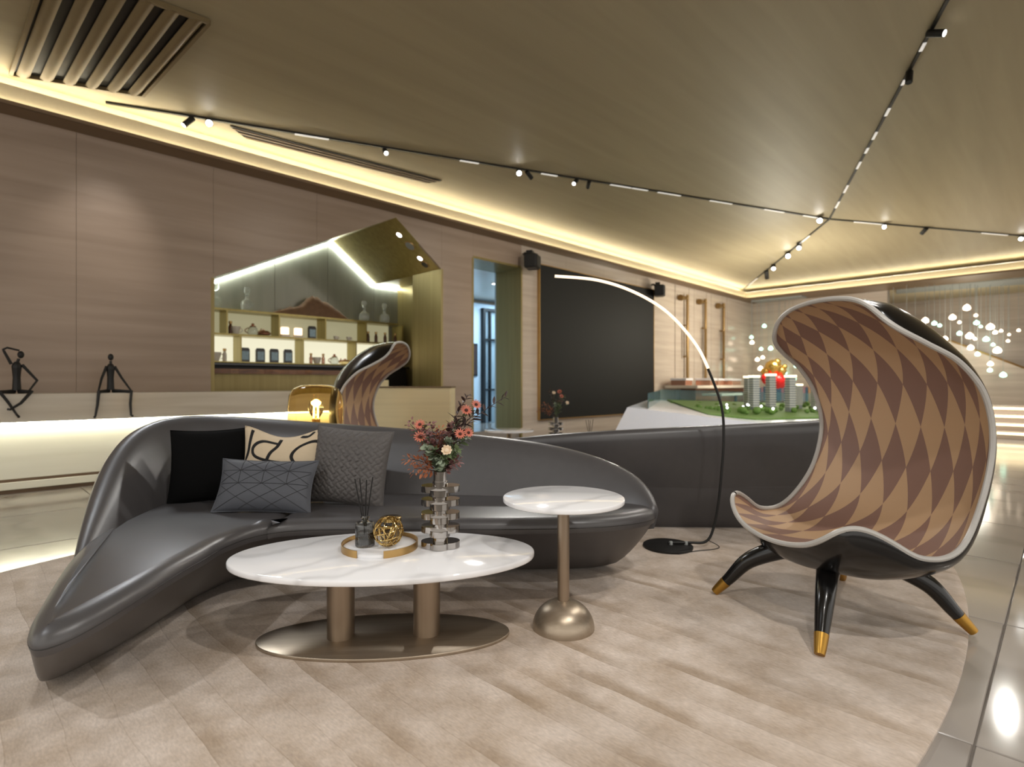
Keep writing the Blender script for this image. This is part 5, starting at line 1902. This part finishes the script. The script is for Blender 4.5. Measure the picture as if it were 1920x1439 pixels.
t = thing('model_plinth', 'white faceted plinth of the architectural model with glass rail', 'plinth', (3.8 * KM, 8.6 * KM, 0))
org = Vector(t.location)
top = [far_pt(*p) - org for p in ((1.45, 7.05, 0.80), (2.75, 6.25, 0.66), (6.2, 7.6, 0.66), (6.0, 11.0, 0.68), (2.6, 10.6, 0.80))]
midr = [far_pt(*p) - org for p in ((1.22, 7.02, 0.36), (2.75, 6.0, 0.38), (6.4, 7.4, 0.38), (6.15, 11.1, 0.38), (2.5, 10.75, 0.42))]
bot = [far_pt(*p) - org for p in ((1.40, 7.1, 0.0), (2.8, 6.15, 0.0), (6.3, 7.5, 0.0), (6.1, 11.1, 0.0), (2.5, 10.7, 0.0))]
MB().loft([[tuple(p) for p in bot], [tuple(p) for p in midr], [tuple(p) for p in top]], True, True, True).build('body', 'white_gloss', t, smooth=False)


def glass_wall(a, b_, h, th=0.012):
    a, b_ = a - org, b_ - org
    d = Vector((b_.x - a.x, b_.y - a.y, 0)).normalized()
    s = Vector((-d.y, d.x, 0)) * th / 2
    r = []
    for e in (a, b_):
        r.append([tuple(e + s), tuple(e - s), tuple(e - s + Vector((0, 0, h))), tuple(e + s + Vector((0, 0, h)))])
    return MB().loft(r, True, True, True)


glass_wall(far_pt(1.75, 7.2, 0.78), far_pt(2.75, 10.4, 0.78), 0.22).build('glass_rail', 'glass_teal', t, smooth=False)
glass_wall(far_pt(2.75, 10.4, 0.74), far_pt(5.85, 10.75, 0.66), 0.28).build('glass_rail', 'glass_teal', t, smooth=False)
deck = [far_pt(*p) - org for p in ((2.45, 7.0, 0.70), (2.9, 6.65, 0.665), (6.0, 7.8, 0.665), (5.8, 10.7, 0.69), (2.85, 10.3, 0.785))]
MB().loft([[tuple(p) for p in deck], [tuple(p + Vector((0, 0, 0.02))) for p in deck]], True, True, True).build('model_ground', 'model_green', t, smooth=False)
TOW = [(1404, 8.9, 0.50, 'slim model tower just left of the leftmost broad one'), (1414, 8.3, 0.50, 'leftmost grey model tower with a glowing crown'), (1445, 8.5, 0.53, 'second grey model tower in front of the red balloons'),
       (1482, 8.1, 0.50, 'third grey model tower, beside a short pale one'), (1495, 9.0, 0.36, 'short pale model tower behind the third one'), (1530, 8.4, 0.40, 'model tower half hidden by the armchair')]
for px, Y, h, lab in TOW:
    Y *= KM
    X = (px - 960) / FPX * Y
    zb = 0.70
    tw = thing('model_tower', lab, 'model building', (X, Y, zb), 0.2, 'towers on the architectural model')
    w = 0.056
    MB().box(-w, w, -w, w, -0.06, h).build('core', 'tower_grey', tw, smooth=False)
    for k in range(12):
        MB().box(-w - 0.008, w + 0.008, -w - 0.008, w + 0.008, 0.02 + k * (h - 0.04) / 12, 0.02 + k * (h - 0.04) / 12 + 0.010).build('floor_slab', 'cup_white', tw, smooth=False)
    MB().box(-w - 0.01, w + 0.01, -w - 0.01, w + 0.01, h, h + 0.035).build('crown_light', 'model_glow', tw, smooth=False)
rnd = random.Random(9)
bush = MB().sphere((0, 0, 0.02), 0.045, 8, 5, 0.9).mesh('model_tree', 'model_green')
for k in range(110):
    x = rnd.uniform(2.75, 5.6)
    y = rnd.uniform(7.1, 9.8)
    if y < 7.1 + (x - 2.6) * 0.25:
        continue
    p = far_pt(x, y, 0.70 + 0.025 * rnd.random())
    o = link('model_tree', bush, None, p)
    s_ = rnd.uniform(0.6, 1.4)
    o.scale = (s_, s_, s_)
    tag(o, 'tiny green tree on the architectural model', 'model tree', 'tiny trees on the architectural model')
for k in range(14):
    p = far_pt(rnd.uniform(2.9, 5.4), rnd.uniform(7.3, 9.0), 0.77)
    o = MB().sphere((0, 0, 0), 0.018, 8, 6).build('model_lamp', 'spot_lens_soft', None, p)
    tag(o, 'tiny glowing lamp on the architectural model', 'model lamp', 'tiny lamps on the architectural model')

# ================================================================== CONSOLE WITH COPPER BOXES
CU0, CU1 = 13.6, 17.3
t = thing('display_console', 'pale stone display console with slanted front below the brass rods', 'console', (0, 0, 0), ALPHA)
MB().rbox(CU0, CU1, 6.75, 7.70, 0.97, 1.05, 0.01).build('worktop', 'ledge_stone', t, smooth=False)
MB().prism([(CU0 + 0.3, 6.95), (CU1 - 0.3, 6.95), (CU1 - 0.9, 7.6), (CU0 + 0.7, 7.6)], 0.0, 0.97).build('body', 'slab_wood', t, smooth=False)
MB().rbox(CU0 + 0.2, CU0 + 1.5, 6.2, 6.74, 0.78, 0.84, 0.01).build('low_shelf', 'ledge_stone', t, smooth=False)
for u in (CU0 + 0.35, CU0 + 1.35):
    MB().box(u - 0.03, u + 0.03, 6.3, 6.36, 0, 0.78).build('leg', 'black_matte', t, smooth=False)
for k, (u, v, lab) in enumerate(((13.9, 7.35, 'copper box at the screen end of the console'), (14.6, 7.0, 'copper box second from the screen end, nearer the front'), (15.5, 7.2, 'copper box in the middle of the console'),
                                 (16.3, 7.15, 'copper box second from the far end of the console'), (16.95, 7.3, 'copper box at the far end of the console'))):
    b2 = thing('copper_box', lab, 'box', W(u, v, 1.051), ALPHA + 0.15, 'copper boxes on the console')
    MB().rbox(-0.26, 0.26, -0.2, 0.2, 0, 0.13, 0.008).build('body', 'copper_box', b2, smooth=False)
    MB().rbox(-0.28, 0.28, -0.22, 0.22, 0.131, 0.19, 0.008).build('lid', 'white_gloss', b2, smooth=False)

# books on a low case at the far wall
t = thing('low_bookcase', 'low dark bookcase against the far wall behind the model', 'bookcase', (0, 0, 0), ALPHA)
bu = 18.6
v_a = to_uv(PU(1418, 740, bu))[1]
v_b = to_uv(PU(1600, 740, bu))[1]
MB().box(bu, bu + 0.4, v_b, v_a, 0.0, 0.50).build('body', 'black_matte', t, smooth=False)
MB().box(bu, bu + 0.4, v_b, v_a, 0.50, 0.54).build('top', 'slab_wood', t, smooth=False)
n = 34
wv = (v_a - v_b - 0.1) / n
_o = 'first second third fourth fifth sixth seventh eighth ninth'.split()
_t = 'tenth eleventh twelfth thirteenth fourteenth fifteenth sixteenth seventeenth eighteenth nineteenth'.split()
ORD = _o + _t + ['twentieth'] + ['twenty-' + w for w in _o] + ['thirtieth'] + ['thirty-' + w for w in _o]
bnames = ['blue', 'brick red', 'violet', 'tan', 'navy', 'rose']
for k in range(n):
    h = 0.42 + 0.06 * ((k * 7) % 5) / 5
    ci = (k * 5 + k // 4) % 6
    bk = thing('book', '%s book, %s from the left in the row on the low bookcase' % (bnames[ci], ORD[k]), 'book', W(bu + 0.16, v_a - 0.05 - (k + 0.5) * wv, 0.5405), ALPHA, 'books on the low bookcase')
    MB().rbox(-0.12, 0.14, -wv * 0.46, wv * 0.46, 0, h, 0.006).build('cover', BOOKS[ci], bk, smooth=False)
    MB().box(-0.10, 0.143, -wv * 0.36, wv * 0.36, 0.01, h + 0.002).build('pages', 'cup_white', bk, smooth=False)

# red and gold balloon arrangement
p = PY(1450, 724, 15.0)
t = thing('balloon_arrangement', 'gold and red balloon arrangement on a stand behind the model', 'decoration', (p.x, p.y, 0))
MB().lathe([(0.2, 0.0), (0.2, 0.03), (0.03, 0.05), (0.025, 1.0)], 20).build('stand', 'brass_gold', t)
for dx, dy, dz, r, mt in ((-0.18, 0, 1.10, 0.15, 'balloon_red'), (0.08, -0.1, 1.05, 0.19, 'balloon_red'), (0.25, 0.05, 1.0, 0.13, 'balloon_red'), (0.0, 0.1, 0.95, 0.14, 'balloon_red'),
                          (0.0, 0, 1.40, 0.22, 'balloon_gold'), (0.2, 0, 1.3, 0.15, 'balloon_gold'), (-0.15, 0.1, 1.28, 0.14, 'balloon_gold'), (0.1, 0, 1.55, 0.1, 'balloon_gold'), (0.3, 0.0, 1.42, 0.08, 'balloon_gold')):
    MB().lathe([(0.01, -r * 1.12), (0.03, -r * 1.08), (r * 0.55, -r * 0.75), (r * 0.9, -r * 0.2), (r, r * 0.2), (r * 0.8, r * 0.65), (r * 0.4, r * 0.92), (0.01, r)], 18, (dx, dy, dz + 0.12)).build('balloon', mt, t)

# ================================================================== CHANDELIERS
DROP = {}
for nm, mt in (('w', 'ball_warm'), ('g', 'ball_green')):
    DROP[nm] = MB().lathe([(0.006, 0.10), (0.03, 0.085), (0.075, 0.04), (0.088, -0.005), (0.07, -0.045), (0.005, -0.065)], 14).mesh('glass_drop', mt)
WIRE = MB().box(-0.004, 0.004, -0.004, 0.004, 0, 1).mesh('wire', 'tower_grey', False)


def chandelier(label, canopy, drops, cw=1.2):
    c0, c1, zc = canopy
    t = thing('drop_chandelier', label, 'chandelier', (0, 0, 0))
    cb = MB()
    bar_between(cb, Vector((c0[0], c0[1], zc)), Vector((c1[0], c1[1], zc)), cw, 0.04)
    cb.build('canopy', 'tower_grey', t, smooth=False)
    for px, py, Y, s, kind in drops:
        p = PY(px, py, Y)
        o = link('glass_drop', DROP[kind], t, p)
        o.scale = (s, s, s)
        w = link('wire', WIRE, t, p + Vector((0, 0, 0.098 * s)))
        w.scale = (1, 1, max(0.05, zc - p.z - 0.098 * s))
    return t


R1 = [(1735, 602, 1.2, 'w'), (1752, 607, .9, 'g'), (1762, 611, .7, 'g'), (1786, 596, 1.15, 'w'), (1799, 605, .6, 'w'), (1813, 578, 1.3, 'w'), (1830, 592, .7, 'w'), (1831, 606, 1.0, 'g'), (1839, 613, .6, 'g'), (1857, 614, 1.3, 'w'),
      (1866, 624, .8, 'w'), (1877, 621, .6, 'w'), (1799, 626, .9, 'g'), (1818, 631, 1.3, 'w'), (1828, 636, .6, 'w'), (1849, 637, 1.1, 'g'), (1862, 647, .7, 'g'), (1772, 636, 1.0, 'w'), (1782, 658, .9, 'g'), (1820, 653, 1.1, 'w'),
      (1833, 665, .9, 'g'), (1870, 658, 1.4, 'w'), (1803, 677, .8, 'g'), (1857, 683, 1.0, 'w'), (1856, 695, .9, 'g'), (1881, 704, 1.1, 'g'), (1675, 588, .6, 'g'), (1910, 620, .6, 'w'), (1892, 628, .5, 'w'), (1700, 596, .7, 'w'), (1716, 612, .8, 'g'),
      (1742, 630, .8, 'w'), (1890, 640, .6, 'w')]
rnd = random.Random(4)
chandelier('long chandelier of glowing glass drops before the staircase at right', ((11.6, 16.9), (15.0, 14.6), 3.925), [(x, y, 16.0 + rnd.uniform(-0.5, 0.5), s * 0.85, k) for x, y, s, k in R1])
R2 = [(1433, 612, .9, 'g'), (1409, 633, .8, 'g'), (1410, 643, .9, 'w'), (1427, 655, .8, 'g'), (1445, 654, 1.0, 'g'), (1420, 675, .9, 'w'), (1430, 671, .8, 'w'), (1426, 692, 1.1, 'w'), (1449, 684, 1.0, 'g'), (1472, 690, .8, 'g'), (1472, 700, .8, 'g'),
      (1493, 687, .9, 'g'), (1491, 711, 1.0, 'g'), (1441, 711, 1.0, 'g'), (1460, 655, .6, 'w'), (1480, 668, .7, 'w'), (1462, 640, .6, 'g')]
chandelier('smaller cluster of glowing drops standing in for chandelier reflections in the far corner by the model', (W(19.1, 7.45)[:2], W(19.1, 5.9)[:2], 3.868), [(x, y, 18.5 + rnd.uniform(-0.1, 0.3), s * 0.9, k) for x, y, s, k in R2], 0.5)  # added drops modelled in place of chandelier reflections in the wall

# ================================================================== STAIRCASE AT THE FAR RIGHT
st = thing('staircase', 'pale stone staircase with solid parapet and brass handrail at the far right', 'staircase', (0, 0, 0), ALPHA)
SUU = 21.8
va, za = to_uv(PU(1640, 588, SUU))[1], PU(1640, 588, SUU).z
vb, zb = to_uv(PU(1925, 694, SUU))[1], PU(1925, 694, SUU).z
sl = (za - zb) / (va - vb)
vt, vz = va + 1.6, vb - (zb - 0.3) / sl
ring0 = [(SUU, vt, za + sl * 1.6), (SUU, vz, 0.3), (SUU, vz, 0.01), (SUU, vt, 0.01)]
MB().loft([ring0, [(SUU + 0.16, y, z) for _, y, z in ring0]], True, True, True).build('parapet', 'wall_pale', st, smooth=False)
MB().tube([(SUU + 0.08, vt, za + sl * 1.6 + 0.02), (SUU + 0.08, vz, 0.32)], 0.035, 8).build('handrail', 'brass_gold', st)
nst = 16
for k in range(nst):
    f0 = k / nst
    yv_ = lerp(vz, va, f0)
    zz_ = lerp(0.0, za - 0.9, (k + 1) / nst)
    MB().box(SUU + 0.16, SUU + 1.5, yv_, yv_ + (va - vz) / nst, max(0.01, zz_ - 0.2), zz_).build('tread', 'wall_pale', st, smooth=False)
es = thing('entry_steps', 'low wide steps with glowing nosings right of the patterned armchair', 'steps', (0, 0, 0), ALPHA)
for k in range(4):
    u0 = 14.6 + k * 0.40
    z0_ = 0.15 * k
    p = MB().box(u0, 17.4, -2.5, 1.35, z0_ + (0.002 if k else 0.001), z0_ + 0.15)
    o = p.build('step', 'wall_pale', es, smooth=False)
    MB().box(u0 - 0.012, u0, -2.5, 1.35, z0_ + 0.10, z0_ + 0.14).build('step_light', 'step_led', o, smooth=False)
